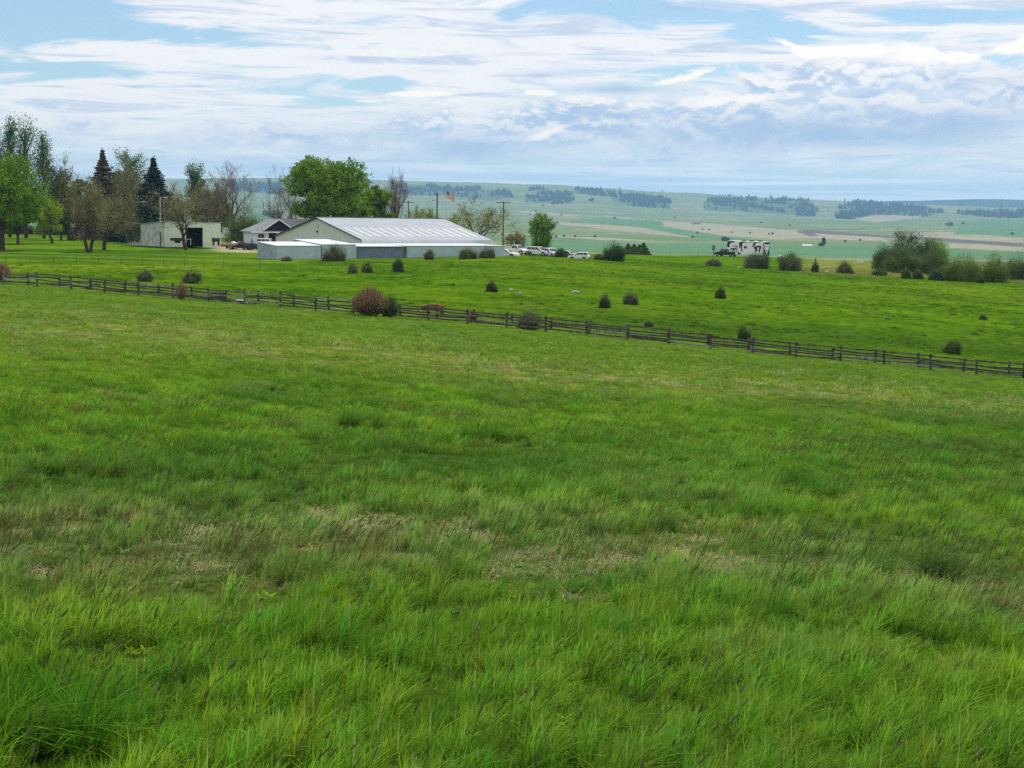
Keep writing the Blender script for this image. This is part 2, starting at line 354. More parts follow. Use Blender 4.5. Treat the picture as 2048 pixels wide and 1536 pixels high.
class MB:
    def __init__(s): s.v = []; s.f = []; s.mi = []
    def add(s, vs, fs, mi=0):
        o = len(s.v); s.v += [tuple(map(float, p)) for p in vs]; s.f += [tuple(i+o for i in f) for f in fs]; s.mi += [mi]*len(fs); return s
    def box(s, x0, x1, y0, y1, z0, z1, mi=0):
        return s.add([(x0, y0, z0), (x1, y0, z0), (x1, y1, z0), (x0, y1, z0), (x0, y0, z1), (x1, y0, z1), (x1, y1, z1), (x0, y1, z1)],
                     [(0, 3, 2, 1), (4, 5, 6, 7), (0, 1, 5, 4), (1, 2, 6, 5), (2, 3, 7, 6), (3, 0, 4, 7)], mi)
    def hexa(s, lo, hi, mi=0):
        """lo, hi: four corners each, counter-clockwise"""
        return s.add(list(lo)+list(hi), [(0, 3, 2, 1), (4, 5, 6, 7), (0, 1, 5, 4), (1, 2, 6, 5), (2, 3, 7, 6), (3, 0, 4, 7)], mi)
    def prism(s, poly, y0, y1, mi=0):
        """poly in x,z extruded along y"""
        n = len(poly); vs = [(x, y0, z) for x, z in poly]+[(x, y1, z) for x, z in poly]
        return s.add(vs, [tuple(range(n)), tuple(range(2*n-1, n-1, -1))]+[(i, i+n, (i+1) % n+n, (i+1) % n) for i in range(n)], mi)
    def tube(s, p0, p1, r0, r1=None, n=8, mi=0, cap=True):
        r1 = r0 if r1 is None else r1
        p0 = Vector(p0); p1 = Vector(p1); d = (p1-p0).normalized(); a = d.orthogonal().normalized(); b = d.cross(a)
        vs = [p0+(a*math.cos(t)+b*math.sin(t))*r0 for t in [2*math.pi*i/n for i in range(n)]]+[p1+(a*math.cos(t)+b*math.sin(t))*r1 for t in [2*math.pi*i/n for i in range(n)]]
        fs = [(i, (i+1) % n, (i+1) % n+n, i+n) for i in range(n)]
        if cap: fs += [tuple(range(n-1, -1, -1)), tuple(range(n, 2*n))]
        return s.add(vs, fs, mi)
    def build(s, name, mats, parent=None, smooth=False, bevel=0):
        me = bpy.data.meshes.new(name); me.from_pydata(s.v, [], s.f)
        for x in (mats if isinstance(mats, (list, tuple)) else [mats]): me.materials.append(x)
        me.polygons.foreach_set('material_index', s.mi)
        if smooth: me.polygons.foreach_set('use_smooth', [True]*len(s.f))
        me.update(); me.validate()
        o = link(bpy.data.objects.new(name, me), parent)
        if bevel:
            b = o.modifiers.new('bevel', 'BEVEL'); b.width = bevel; b.segments = 2; b.limit_method = 'ANGLE'
        return o

# ------------------------------------------------------------------ ground colours (what grows where)
def inpoly(c, r, P):
    ins = np.zeros(c.shape, bool); n = len(P)
    for i in range(n):
        x0, y0 = P[i]; x1, y1 = P[(i+1) % n]
        if y0 == y1: continue
        k = ((y0 > r) != (y1 > r)) & (c < (x1-x0)*(r-y0)/(y1-y0)+x0); ins ^= k
    return ins
WOODS = [[(795, 367), (870, 372), (925, 378), (925, 391), (795, 389)], [(470, 364), (562, 366), (570, 389), (470, 384)], [(885, 381), (950, 376), (1020, 384), (1022, 395), (990, 401), (940, 397), (885, 390)],
         [(1050, 394), (1080, 385), (1135, 387), (1148, 398), (1140, 407), (1052, 406)], [(1062, 376), (1095, 378), (1098, 381), (1062, 380)], [(1120, 383), (1160, 380), (1235, 388), (1235, 394), (1150, 387)],
         [(1220, 395), (1300, 390), (1340, 398), (1340, 417), (1260, 412), (1222, 401)], [(1405, 405), (1430, 395), (1500, 398), (1620, 402), (1635, 420), (1630, 434), (1560, 428), (1480, 424), (1410, 420)],
         [(1680, 412), (1720, 406), (1850, 416), (1900, 425), (1850, 432), (1750, 430), (1700, 439), (1675, 437)], [(1900, 426), (2048, 424), (2048, 436), (1960, 434)]]
TANS = [[(1200, 430), (1280, 438), (1430, 448), (1591, 461), (1700, 474), (1560, 478), (1450, 471), (1280, 446)], [(1120, 443), (1280, 455), (1420, 470), (1450, 480), (1280, 466), (1120, 449)],
        [(1710, 438), (1750, 430), (1850, 430), (1835, 436), (1750, 446)], [(1780, 470), (1880, 463), (2048, 478), (2048, 487), (1900, 478)], [(1625, 467), (1767, 476), (1780, 484), (1640, 478)],
        [(1000, 421), (1100, 424), (1220, 436), (1100, 430)], [(1900, 486), (2048, 495), (2048, 503), (1900, 496)], [(1060, 470), (1200, 476), (1330, 484), (1200, 481)]]
TEALS = [[(1150, 440), (1200, 436), (1320, 441), (1330, 449), (1300, 455)], [(1280, 446), (1450, 472), (1560, 482), (1420, 480), (1280, 455)], [(1905, 470), (1940, 441), (2048, 440), (2048, 472)], [(1040, 480), (1300, 486), (1760, 490), (2048, 505), (2048, 520), (1040, 505)], [(500, 425), (560, 420), (560, 440), (500, 440)]]
PLOW = [[(1591, 463), (1617, 459.5), (1767, 470), (2048, 487.5), (2048, 493), (1890, 483), (1767, 475.5), (1625, 466.5), (1642, 472), (1617, 472)], [(1380, 446), (1400, 444.5), (1402, 448), (1384, 449)]]
def photo_cr(x, y, z):
    d = x*fw[0]+y*fw[1]+z*fw[2]; d = np.maximum(d, .5)
    return 1024+F*(x*RT[0]+y*RT[1]+z*RT[2])/d, 768-F*(x*UP[0]+y*UP[1]+z*UP[2])/d
def lerp(a, b, t): t = np.clip(t, 0, 1)[:, None]; return a*(1-t)+b*t
def band(v, c, wd): return np.exp(-((v-c)/wd)**2)
def sst(x, a, b):
    t = np.clip((x-a)/(b-a), 0, 1); return t*t*(3-2*t)
C_ = lambda *a: np.array([a], float)
def lawn_mask(c, y):
    return (1-sst(c, 560, 640))*sst(y, 205, 222)*(1-sst(y, 640, 800))
def gcol(x, y, z=None):
    """albedo of what grows at a place, and the amount of dry thatch there"""
    x = np.asarray(x, float); y = np.asarray(y, float)
    if z is None: z = H(x, y)
    c, r = photo_cr(x, y, z); n = len(x)
    n1 = fbm(x/2.2, y/2.4, 21, 4); n2 = fbm(x/7, y/9, 31, 4); n3 = fbm(x/.9, y/1.3, 41, 3); n4 = fbm(x/36, y/60, 51, 3)
    G = np.repeat(C_(.088, .168, .020), n, 0)
    # near meadow ---------------------------------------------------
    near = lerp(np.repeat(C_(.066, .142, .010), n, 0), C_(.100, .185, .014), sst(n1, .38, .66))
    near = lerp(near, C_(.052, .112, .012), sst(n2, .55, .72)*.5)
    near = lerp(near, C_(.115, .150, .045), sst(fbm(x/3, y/2, 71, 4), .52, .70)*.45*sst(y, 13, 18))
    # greyish band with dry thatch, rows ~1010..1200
    L1 = np.interp(c, [0, 700, 1200, 1600, 2048], [1075, 1075, 1112, 1150, 1195])
    gb = band(r, L1, np.interp(c, [0, 1000, 2048], [85, 70, 70]))
    near = lerp(near, C_(.110, .175, .045), gb*.65)
    near = lerp(near, C_(.120, .115, .050), gb*sst(n1, .50, .66)*.5)
    L2 = np.interp(c, [0, 330, 700, 1200, 1600, 2048], [1050, 1058, 1052, 1118, 1150, 1205])
    dry = band(r, L2, np.interp(c, [0, 700, 1300, 2048], [26, 28, 40, 34]))*sst(fbm(x/.8, y/.9, 77, 4), .42, .58)
    dry = dry*.85*sst(c, -300, 900); dry = np.maximum(dry, .5*gb*sst(fbm(x/.8, y/.9, 87, 3), .58, .72))
    purp = band(r, 1150, 75)*(1-sst(c, 380, 620))*sst(n1, .35, .6)
    near = lerp(near, C_(.115, .105, .045), purp*.7)
    # strong green in the middle, rows 830..1010, darker blue patches right
    near = lerp(near, C_(.068, .150, .020), band(r, 950, 75)*.55)
    near = lerp(near, C_(.040, .095, .014), band(r, 905, 90)*sst(n2, .50, .64)*.5)
    # yellow, flecked band above, rows ~600..780
    L3 = np.interp(c, [0, 350, 700, 1200, 1700, 2048], [655, 672, 705, 760, 785, 820]); W3 = np.interp(c, [0, 700, 2048], [42, 32, 24])
    yb = band(r, L3, W3)
    near = lerp(near, C_(.120, .185, .018), sst(200-y, 0, 60)*sst(800-r, 0, 90)*.35)
    near = lerp(near, C_(.19, .22, .055), yb*(.15+.6*sst(n3, .45, .7)))
    dry = np.maximum(dry, yb*sst(fbm(x/1.3, y/2, 61, 3), .50, .66)*.6)
    near = lerp(near, C_(.072, .145, .022), band(r, L3-62, 30)*sst(n1, .4, .6)*.5)
    # pasture beyond the rails --------------------------------------
    past = lerp(np.repeat(C_(.054, .118, .006), n, 0), C_(.078, .152, .007), sst(n2, .35, .68))
    past = lerp(past, C_(.040, .090, .008), sst(n1, .60, .74)*.55)
    past = lerp(past, C_(.11, .165, .012), sst(fbm(x/16, y/30, 91, 3), .56, .70)*.45)
    Ld = np.interp(c, [0, 900, 1300, 1600, 2048], [520, 600, 645, 665, 700])
    past = lerp(past, C_(.036, .080, .012), band(r, Ld, 22)*sst(c, 900, 1250)*.7)
    lm = lawn_mask(c, y)
    lawn = lerp(np.repeat(C_(.048, .105, .010), n, 0), C_(.090, .165, .012), sst(fbm(x/20, y/9, 15, 3), .4, .62))
    past = lerp(past, lawn, lm)
    past = lerp(past, C_(.24, .27, .03), band(r, 536, 7)*(1-sst(c, 380, 480))*sst(n3, .45, .6)*.5)
    # dry scrub along the brow on the right, tan strip behind the cars
    sc = sst(c, 1560, 1660)*sst(y, 285, 315); past = lerp(past, C_(.23, .20, .09), sc*(.35+.5*sst(n1, .45, .65)))
    tn = sst(c, 1080, 1130)*(1-sst(c, 1240, 1420))*sst(y, 395, 410); past = lerp(past, C_(.34, .27, .16), tn*.85)
    # gravel yard by the buildings
    yd = sst(c, 395, 460)*(1-sst(c, 1000, 1060))*sst(y, 306, 320)*(1-sst(y, 430, 470))
    past = lerp(past, C_(.36, .33, .29), yd*.85)
    G = lerp(near, past, sst(r, 600, 600))  # replaced below
    FENCE = np.interp(c, [0, 512, 1024, 1536, 2048], [130, 127, 122, 117, 111])
    past = past*C_(1.02, 1.06, .75); G = lerp(near, past, sst(y, FENCE-2, FENCE+8))
    # the wide prairie and the hills --------------------------------
    k = y > 700
    if k.any():
        cc, rr, xx, yy = c[k], r[k], x[k], y[k]
        a1 = fbm(xx/260, yy/90, 101, 5); a2 = fbm(xx/70, yy/60, 111, 4); a3 = fbm(xx/900, yy/260, 121, 3)
        P = lerp(np.repeat(C_(.135, .195, .070), k.sum(), 0), C_(.225, .24, .13), sst(a1, .42, .62)*.9)
        P = lerp(P, C_(.105, .18, .075), sst(a3, .5, .66)*.5)
        P = lerp(P, C_(.07, .12, .06), sst(a2, .62, .72)*.6)
        wob = 5.0*(fbm(xx/240, yy/500, 131, 4)-.5)
        for pl in TANS: P = np.where(inpoly(cc, rr+wob, pl)[:, None], C_(.285, .27, .185)*(.8+.4*a2[:, None]), P)
        for pl in TEALS: P = np.where(inpoly(cc, rr+wob, pl)[:, None], C_(.095, .195, .085)*(.85+.3*a1[:, None]), P)
        for pl in PLOW: P = np.where(inpoly(cc, rr+wob*.3, pl)[:, None], C_(.125, .10, .10)*(.9+.2*a2[:, None]), P)
        up = sst(yy, 8200, 10500); P = lerp(P, C_(.21, .22, .13), up*.7*sst(a1, .3, .6))
        for pl in WOODS: P = np.where((inpoly(cc, rr+wob, pl) & (yy > 6500))[:, None], C_(.085, .13, .06), P)
        P = np.where((yy > 12900)[:, None], C_(.02, .045, .035), P)
        t = sst(y[k], 900, 1700)
        G[k] = lerp(G[k], P, t) if False else G[k]*(1-t[:, None])+P*t[:, None]
    return G, np.clip(dry, 0, 1), c, r

# ------------------------------------------------------------------ the ground: one sheet to the horizon
ys = np.concatenate([np.linspace(-30, 8, 20), np.linspace(8.5, 22, 60)[0:], np.exp(np.linspace(math.log(22.4), math.log(700), 330)), np.exp(np.linspace(math.log(708), math.log(14500), 420)), np.linspace(14600, 15900, 14)])
us = np.concatenate([np.linspace(-1.0, -.37, 18)[:-1], np.linspace(-.37, .37, 660), np.linspace(.37, 1.0, 18)[1:]])
UU, YY = np.meshgrid(us, ys); XX = UU*(np.abs(YY)+np.where(YY < 30, (30-YY)*.5, 0)); XX = np.clip(XX, -10100, 10100)
XX = np.where(np.abs(UU) > .37, np.clip(XX, -10100, 10100), XX)
xf, yf = XX.ravel(), YY.ravel(); zf = H(xf, yf)
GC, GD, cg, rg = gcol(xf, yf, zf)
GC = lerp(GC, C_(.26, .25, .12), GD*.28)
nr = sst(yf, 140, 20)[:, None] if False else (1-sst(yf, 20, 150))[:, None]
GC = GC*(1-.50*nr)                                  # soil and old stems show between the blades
ny, nx = UU.shape; idx = np.arange(ny*nx).reshape(ny, nx)
Q = np.stack([idx[:-1, :-1].ravel(), idx[:-1, 1:].ravel(), idx[1:, 1:].ravel(), idx[1:, :-1].ravel()], 1)
gm = bpy.data.materials.new('meadow_ground'); gm.use_nodes = True; g = NG(gm.node_tree); b = g.n['Principled BSDF']
ca = g.new('ShaderNodeAttribute', attribute_name='growth'); pos = g.new('ShaderNodeNewGeometry').outputs['Position']
sx = g.new('ShaderNodeSeparateXYZ'); g.l.new(pos, sx.inputs[0])
f1 = g.noise(pos, 1.3, 6, .65); f2 = g.noise(pos, .22, 5, .6)
k1 = g.m('ADD', .62, g.m('MULTIPLY', g.ss(f1, .30, .70), .70)); k2 = g.m('ADD', .88, g.m('MULTIPLY', g.ss(f2, .35, .65), .24))
vm = g.new('ShaderNodeVectorMath', operation='SCALE'); g.l.new(ca.outputs['Color'], vm.inputs[0]); g.l.new(g.m('MULTIPLY', k1, k2), vm.inputs[3])
g.l.new(vm.outputs[0], b.inputs['Base Color']); b.inputs['Roughness'].default_value = .95; b.inputs['Specular IOR Level'].default_value = .0
bp = g.new('ShaderNodeBump'); bp.inputs['Strength'].default_value = .7; bp.inputs['Distance'].default_value = .25; g.l.new(f1, bp.inputs['Height']); g.l.new(bp.outputs[0], b.inputs['Normal'])
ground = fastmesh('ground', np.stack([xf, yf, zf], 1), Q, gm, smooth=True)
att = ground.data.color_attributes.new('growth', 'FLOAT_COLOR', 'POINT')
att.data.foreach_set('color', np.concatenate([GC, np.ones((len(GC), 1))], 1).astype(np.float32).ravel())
tag(ground, 'green meadow falling away to pasture, prairie fields and bare hills', 'ground', kind='structure')
# ------------------------------------------------------------------ trees and shrubs
NRG = np.random.default_rng(11)
def leaves(rng, C, per, rc, size, flat=1.0, lean=(0, 0, 0), aspect=1.0):
    """leaf faces scattered round cluster centres C; returns verts, quads"""
    C = np.asarray(C, float); n = len(C)*per; P = np.repeat(C, per, 0)
    o = rng.normal(size=(n, 3))*rc; o[:, 2] *= flat; P = P+o
    a = rng.normal(size=(n, 3))+np.array(lean)*1.0; a /= np.linalg.norm(a, axis=1)[:, None]
    b = rng.normal(size=(n, 3)); b -= (b*a).sum(1)[:, None]*a; b /= np.linalg.norm(b, axis=1)[:, None]
    s = size*rng.uniform(.6, 1.4, n)[:, None]; a = a*s*aspect; b = b*s
    V = np.stack([P-a*.5-b*.12, P-b*.5+a*.05, P+a*.5+b*.1, P+b*.5-a*.05], 1).reshape(-1, 3)
    return V, np.arange(n*4).reshape(n, 4)
def tubes(segs, n=5):
    """segs rows: p0(3) p1(3) r0 r1"""
    S_ = np.asarray(segs, float); p0 = S_[:, :3]; p1 = S_[:, 3:6]; d = p1-p0; L = np.linalg.norm(d, axis=1)[:, None]+1e-9; d = d/L
    ref = np.where(np.abs(d[:, 2:3]) > .8, np.array([[1., 0, 0]]), np.array([[0, 0, 1.]])); a = np.cross(d, ref); a /= np.linalg.norm(a, axis=1)[:, None]; b = np.cross(d, a)
    V = []
    for k, (p, r) in enumerate(((p0, S_[:, 6]), (p1, S_[:, 7]))):
        for i in range(n):
            t = 2*math.pi*i/n; V.append(p+(a*math.cos(t)+b*math.sin(t))*r[:, None])
    V = np.stack(V, 1).reshape(-1, 3); m = len(S_); base = (np.arange(m)*2*n)[:, None]
    Q = np.concatenate([base+np.array([[i, (i+1) % n, (i+1) % n+n, i+n]]) for i in range(n)], 0)
    return V, Q
def skeleton(rng, levels=4, kids=3, trunk=.3, spread=.75, upb=.25, decay=.72, r0=.04, wig=.18, trunks=1, lean=0.0):
    """branching limbs in a unit-high tree; returns segments with level and outer twig points"""
    segs = []; lv = []; tips = []
    def grow(p, d, L, r, k):
        ns = 3 if k < levels else 2
        for i in range(ns):
            d2 = d+rng.normal(size=3)*wig+np.array([0, 0, upb*.35]); d2 /= np.linalg.norm(d2)
            q = p+d2*L/ns; rr = r*(1-.22*(i+1)/ns) if k else r*(1-.12*(i+1)/ns)
            segs.append([*p, *q, r, rr]); lv.append(k); p, d, r = q, d2, rr
            if k >= 1 and k < levels and i < ns-1 and rng.random() < .75:
                s = side(d, rng, spread*1.1); grow(p, s, L*decay*rng.uniform(.6, .9), r*.55, k+1)
            if k >= levels-1: tips.append(p.copy())
        if k < levels:
            n = kids+(1 if k == 0 else 0)
            for j in range(n):
                s = side(d, rng, spread*rng.uniform(.5, 1.15)); grow(p, s, L*decay*rng.uniform(.75, 1.15) if k else (1-trunk)*.45*rng.uniform(.8, 1.2), r*.62, k+1)
    def side(d, rng, ang):
        t = rng.normal(size=3); t -= t.dot(d)*d; t /= np.linalg.norm(t); v = d*math.cos(ang)+t*math.sin(ang); v[2] += upb*.4; return v/np.linalg.norm(v)
    for t in range(trunks):
        th = 2.4*t; off = np.array([math.cos(th), math.sin(th)*.3, 0])*(.045 if trunks > 1 else 0)
        d = np.array([off[0]*4+lean, off[1], 1.0]); grow(off, d/np.linalg.norm(d), trunk*rng.uniform(.9, 1.1), r0*(.75 if trunks > 1 else 1), 0)
    return np.array(segs), np.array(lv), np.array(tips)
def fitseg(segs, tips, Wd, Ht):
    ends = segs[:, 3:6]; lo, hi = np.percentile(ends[:, 0], [1, 99]); zt = ends[:, 2].max(); sc = np.array([Wd/(hi-lo), Wd/(hi-lo), Ht/zt])
    segs = segs.copy(); segs[:, :3] *= sc; segs[:, 3:6] *= sc; segs[:, 6:] *= Ht
    return segs, tips*sc
def rise(segs, n=1.0):
    """sink the foot a little into the ground with a flare"""
    s = segs[0].copy(); return s
def crown_of_lobes(rng, nl, W2, H0, H1, shape=1.0, flatb=.35):
    """cluster centres on the skins of many lobes filling a crown"""
    C = []; Hc = (H0+H1)/2; Hh = (H1-H0)/2; L = []
    while len(L) < nl:
        v = rng.uniform(-1, 1, 3)
        q = (v**2).sum()
        if (np.abs(v)**2.6).sum() > 1: continue
        if v[2] < -.75 and rng.random() < .7: continue
        wz = 1.0 if v[2] < .2 else 1-.25*shape*(v[2]-.2)
        L.append([v[0]*W2*.84*wz, v[1]*W2*.80*wz, Hc+v[2]*Hh*.84, rng.uniform(.20, .34)*min(W2, Hh*1.4)])
    for x, y, z, r in L:
        k = int(26+8*rng.random()); d = rng.normal(size=(k, 3)); d /= np.linalg.norm(d, axis=1)[:, None]; d[:, 2] = np.where(d[:, 2] < -flatb, d[:, 2]*.4, d[:, 2])
        C.append(np.array([x, y, z])+d*r*rng.uniform(.55, 1.05, (k, 1)))
    return np.concatenate(C), np.array(L)
def make_tree(c, rb, rtop, wpx, kind, label, leaf='leaf_maple', bark='bark', name='tree', Yd=None, seed=0, trunks=1, low=.18, dens=1.0, cat='tree', group=None, lean=0.0):
    rng = np.random.default_rng(1000+seed)
    p = ground_at(c, Yd) if Yd else hit(c, rb)
    d = Vector(p).dot(fw); m = d/F; Ht = None
    foot = proj(p)[1]; Ht = (foot-rtop)*m; Wd = wpx*m
    t = thing(name, label, cat, p, 0, group)
    print('TREE %-16s col %5d Y %6.1f foot %5.1f h %.1f w %.1f' % (name, c, p[1], foot, Ht, Wd))
    lfs = m*2.0                                     # about one render pixel at that distance
    if kind == 'dense':
        nl = int(34*dens); C, L = crown_of_lobes(rng, nl, Wd/2, Ht*low, Ht)
        V, Q = leaves(rng, C, 26, .017*Wd+.10, max(.20, 1.5*lfs), .8)
        segs = [[0, 0, -.4, 0, 0, Ht*low*1.1, .035*Ht, .026*Ht]]
        for x, y, z, r in L[:16]:
            mid = np.array([x*.35, y*.35, Ht*low*1.1+(z-Ht*low)*.45]); segs.append([0, 0, Ht*low, *mid, .020*Ht, .012*Ht]); segs.append([*mid, x, y, z, .012*Ht, .004*Ht])
        TV, TQ = tubes(segs, 7)
    elif kind in ('budding', 'bare'):
        segs, lv, tips = skeleton(rng, 5 if kind == 'bare' else 4, 3, .22, .78 if kind == 'bare' else .72, .20, .74, .034, .17, trunks, lean)
        segs, tips = fitseg(segs, tips, Wd, Ht); segs[:, 6:] = np.maximum(segs[:, 6:]*1.0, m*(.17 if kind == 'bare' else .30)); segs[0][2] = -.4
        TV, TQ = tubes(segs[lv <= 2], 5)
        if kind == 'bare':
            tw = segs[lv > 2]; V, Q = tubes(tw, 3)
            k = rng.permutation(len(tips))[:int(500*dens)]; V2, Q2 = leaves(rng, tips[k], 1, .022*Wd, .30*lfs, aspect=5.0, lean=(0, 0, .3)); Q = np.concatenate([Q, Q2+len(V)]); V = np.concatenate([V, V2])
        else:
            k = rng.permutation(len(tips))[:int(900*dens)]
            V, Q = leaves(rng, tips[k], 6, .034*Wd+.1, max(.15, .95*lfs)); tw = segs[lv > 3]
            if len(tw): V2, Q2 = tubes(tw, 3); Q = np.concatenate([Q, Q2+len(V)]); V = np.concatenate([V, V2])
    elif kind == 'spruce':
        cs = []; segs = [[0, 0, -.4, 0, 0, Ht*.97, .022*Ht, .004*Ht]]; VV = []; 
        nt = 36
        for i in range(nt):
            h = .06+.92*(i/nt)**.95; R_ = Wd/2*1.55*(1-h)**1.05*rng.uniform(.85, 1.15)+.01*Wd
            nb = int(9+17*(1-h))
            for j in range(nb):
                th = rng.uniform(0, 6.283); r_ = R_*rng.uniform(.72, 1.12)
                e = np.array([math.cos(th)*r_, math.sin(th)*r_, Ht*h-r_*.28]); s0 = np.array([0, 0, Ht*h])
                for q in np.linspace(.3, 1.05, 7):
                    pnt = s0+(e-s0)*q; pnt[2] += .10*r_*q*q; cs.append(pnt)
                    if q > .6: cs.append(pnt+np.array([-math.sin(th), math.cos(th), 0])*r_*rng.uniform(-.3, .3))
        for q in np.linspace(.88, 1.015, 8): cs.append(np.array([0, 0, Ht*q*.97]))
        cs = np.array(cs); cs[:, :2] *= np.clip((1.0-cs[:, 2:3]/Ht)*4+.25, 0, 1.18); V, Q = leaves(rng, cs, 5, .014*Wd+.04, max(.20, 1.0*lfs)*(1.0), .6, aspect=1.6); TV, TQ = tubes(segs, 6)
    elif kind == 'poplar':
        cs = []; segs = [[0, 0, -.4, 0, 0, Ht*.9, .018*Ht, .004*Ht]]
        nb = int(46*dens)
        for i in range(nb):
            h = rng.uniform(low, .86); hh = (h-low)/(1-low); R_ = Wd/2*(math.sin(math.pi*min(1, .18+hh*.80))**.7)*rng.uniform(.55, 1.08); th = rng.uniform(0, 6.283)
            up = Ht*rng.uniform(.10, .17); e = np.array([math.cos(th)*R_, math.sin(th)*R_, min(Ht*h+up, Ht*.99)]); s0 = np.array([0, 0, Ht*h-.03*Ht]); segs.append([*s0, *e, .006*Ht, .002*Ht])
            for q in np.linspace(.35, 1.08, 8): cs.append(s0+(e-s0)*q)
        for q in np.linspace(.6, 1, 10): cs.append(np.array([0, 0, Ht*q]))
        V, Q = leaves(rng, np.array(cs), int(16), .020*Ht+.06, max(.22, 1.15*lfs), 1.2); TV, TQ = tubes(segs, 5)
    tr = fastmesh('trunk', TV, TQ, M[bark], t, smooth=True); cr_ = fastmesh('crown', V, Q, M[leaf], t)
    return t
def make_shrub(c, rb, rtop, wpx, label, leaf='leaf_shrub', name='shrub', Yd=None, seed=0, stems=False, group=None, cat='shrub', dens=1.0, dome=1.0):
    rng = np.random.default_rng(5000+seed); p = ground_at(c, Yd) if Yd else hit(c, rb); d = Vector(p).dot(fw); m = d/F
    foot = proj(p)[1]; Ht = (foot-rtop)*m; Wd = wpx*m; t = thing(name, label, cat, p, 0, group); lfs = 2*m
    print('SHRUB %-14s col %5d Y %6.1f foot %5.1f h %.2f w %.1f' % (name, c, p[1], foot, Ht, Wd))
    nst = 14 if stems else 7; segs = []
    for i in range(nst):
        th = rng.uniform(0, 6.28); q = rng.uniform(.2, .95); e = np.array([math.cos(th)*Wd/2*q*.8, math.sin(th)*Wd/2*q*.8, Ht*rng.uniform(.55, .95)*(1-.35*q)]); segs.append([0, 0, -.1, *(e*.5+np.array([0, 0, .1*Ht])), .02*Ht+.008, .015*Ht]); segs.append([*(e*.5+np.array([0, 0, .1*Ht])), *e, .015*Ht, .005])
    TV, TQ = tubes(segs, 5)
    if stems:                                   # wispy willow: hundreds of fine upright shoots
        n = int(420*dens); th = rng.uniform(0, 6.283, n); q = np.sqrt(rng.random(n)); e = np.stack([np.cos(th)*Wd/2*q, np.sin(th)*Wd/2*q, Ht*(1-.45*q**2)*rng.uniform(.6, 1.04, n)], 1); s0 = e*np.array([.45, .45, .08]); mid = e*np.array([.85, .85, .6])
        r_ = max(.010, .16*m); segs2 = [[*a, *b_, r_, r_*.9] for a, b_ in zip(s0, mid)]+[[*a, *b_, r_*.9, r_*.5] for a, b_ in zip(mid, e)]
        V, Q = tubes(segs2, 3); V2, Q2 = leaves(rng, (mid+e)/2, 5, .07*Ht, max(.05, .7*lfs), aspect=1.8, lean=(0, 0, .5)); Q = np.concatenate([Q, Q2+len(V)]); V = np.concatenate([V, V2])
    else:
        nl = int(17*dens*(1+Wd/6)); C = []; ax_ = rng.uniform(-.2, .2); tp_ = rng.uniform(0, 6.28)
        for i in range(nl):
            th = rng.uniform(0, 6.283); q = math.sqrt(rng.random())*.72; r = rng.uniform(.12, .34)*min(Ht, Wd)*.8; z = Ht*(1-.55*q*dome)*(1-.22*(1+math.sin(th*2+tp_))*q)*rng.uniform(.12, .92); k = 24
            dd = rng.normal(size=(k, 3)); dd /= np.linalg.norm(dd, axis=1)[:, None]; C.append(np.array([math.cos(th)*q*Wd/2, math.sin(th)*q*Wd/2, z])+dd*r*rng.uniform(.5, 1.05, (k, 1)))
        C = np.concatenate(C); C[:, 0] = np.clip(C[:, 0], -Wd*.5, Wd*.5); C[:, 2] = np.where(rng.random(len(C)) < .35, C[:, 2]*rng.random(len(C)), C[:, 2]); C[:, 2] = np.clip(C[:, 2], .02*Ht, Ht*1.0)
        V, Q = leaves(rng, C, 13, .040*Wd+.03, max(.06, .75*lfs), .9)
        ns_ = int(70*(1+Wd/5)); th = rng.uniform(0, 6.283, ns_); q_ = rng.uniform(.1, 1.0, ns_); a_ = np.stack([np.cos(th)*q_*Wd*.38, np.sin(th)*q_*Wd*.38, np.full(ns_, .25*Ht)], 1); b2 = a_*np.array([1.28, 1.28, 1])+np.stack([rng.normal(size=ns_)*.06*Wd, rng.normal(size=ns_)*.06*Wd, Ht*(.95-.55*q_)*rng.uniform(.7, 1.18, ns_)-.25*Ht*.4], 1); r_ = max(.008, .10*m)
        V2, Q2 = tubes([[*a, *b_, r_, r_*.5] for a, b_ in zip(a_, b2)], 3); Q = np.concatenate([Q, Q2+len(V)]); V = np.concatenate([V, V2]); V2, Q2 = leaves(rng, b2, 5, .04*Wd, max(.05, .55*lfs)); Q = np.concatenate([Q, Q2+len(V)]); V = np.concatenate([V, V2])
    fastmesh('stem', TV, TQ, M['bark'], t, smooth=True); fastmesh('foliage', V, Q, M[leaf], t)
    return t
T = make_tree
T(4, 501, 302, 190, 'dense', 'big bright green tree with a thick dark trunk at the left edge of the lawn', seed=1, low=.20, dens=1.3, name='broadleaf_tree')
T(36, 488, 385, 120, 'dense', 'rounded green tree with pale trunk, just behind the big one at the left edge', seed=2, low=.16, dens=.9, bark='bark_grey', name='broadleaf_tree')
T(20, 474, 240, 46, 'poplar', 'tall loose poplar rising above the bright green tree, left of the twin tops', 'leaf_poplar', seed=3, Yd=395, name='poplar_tree', dens=1.0)
T(52, 474, 236, 52, 'poplar', 'tallest poplar of the row, with an airy top against the sky', 'leaf_poplar', seed=4, Yd=390, name='poplar_tree', dens=1.1)
T(88, 474, 268, 44, 'poplar', 'poplar with narrow pointed top, rightmost of the tall ones', 'leaf_poplar', seed=5, Yd=388, name='poplar_tree', dens=1.2, low=.1)
T(-6, 474, 262, 44, 'poplar', 'poplar cut off by the left edge of the picture', 'leaf_poplar', seed=6, Yd=392, name='poplar_tree')
T(122, 472, 335, 56, 'poplar', 'shorter dark green tree between the poplars and the bare-topped tree', 'leaf_dark', seed=7, Yd=380, name='poplar_tree', low=.08, dens=1.5)
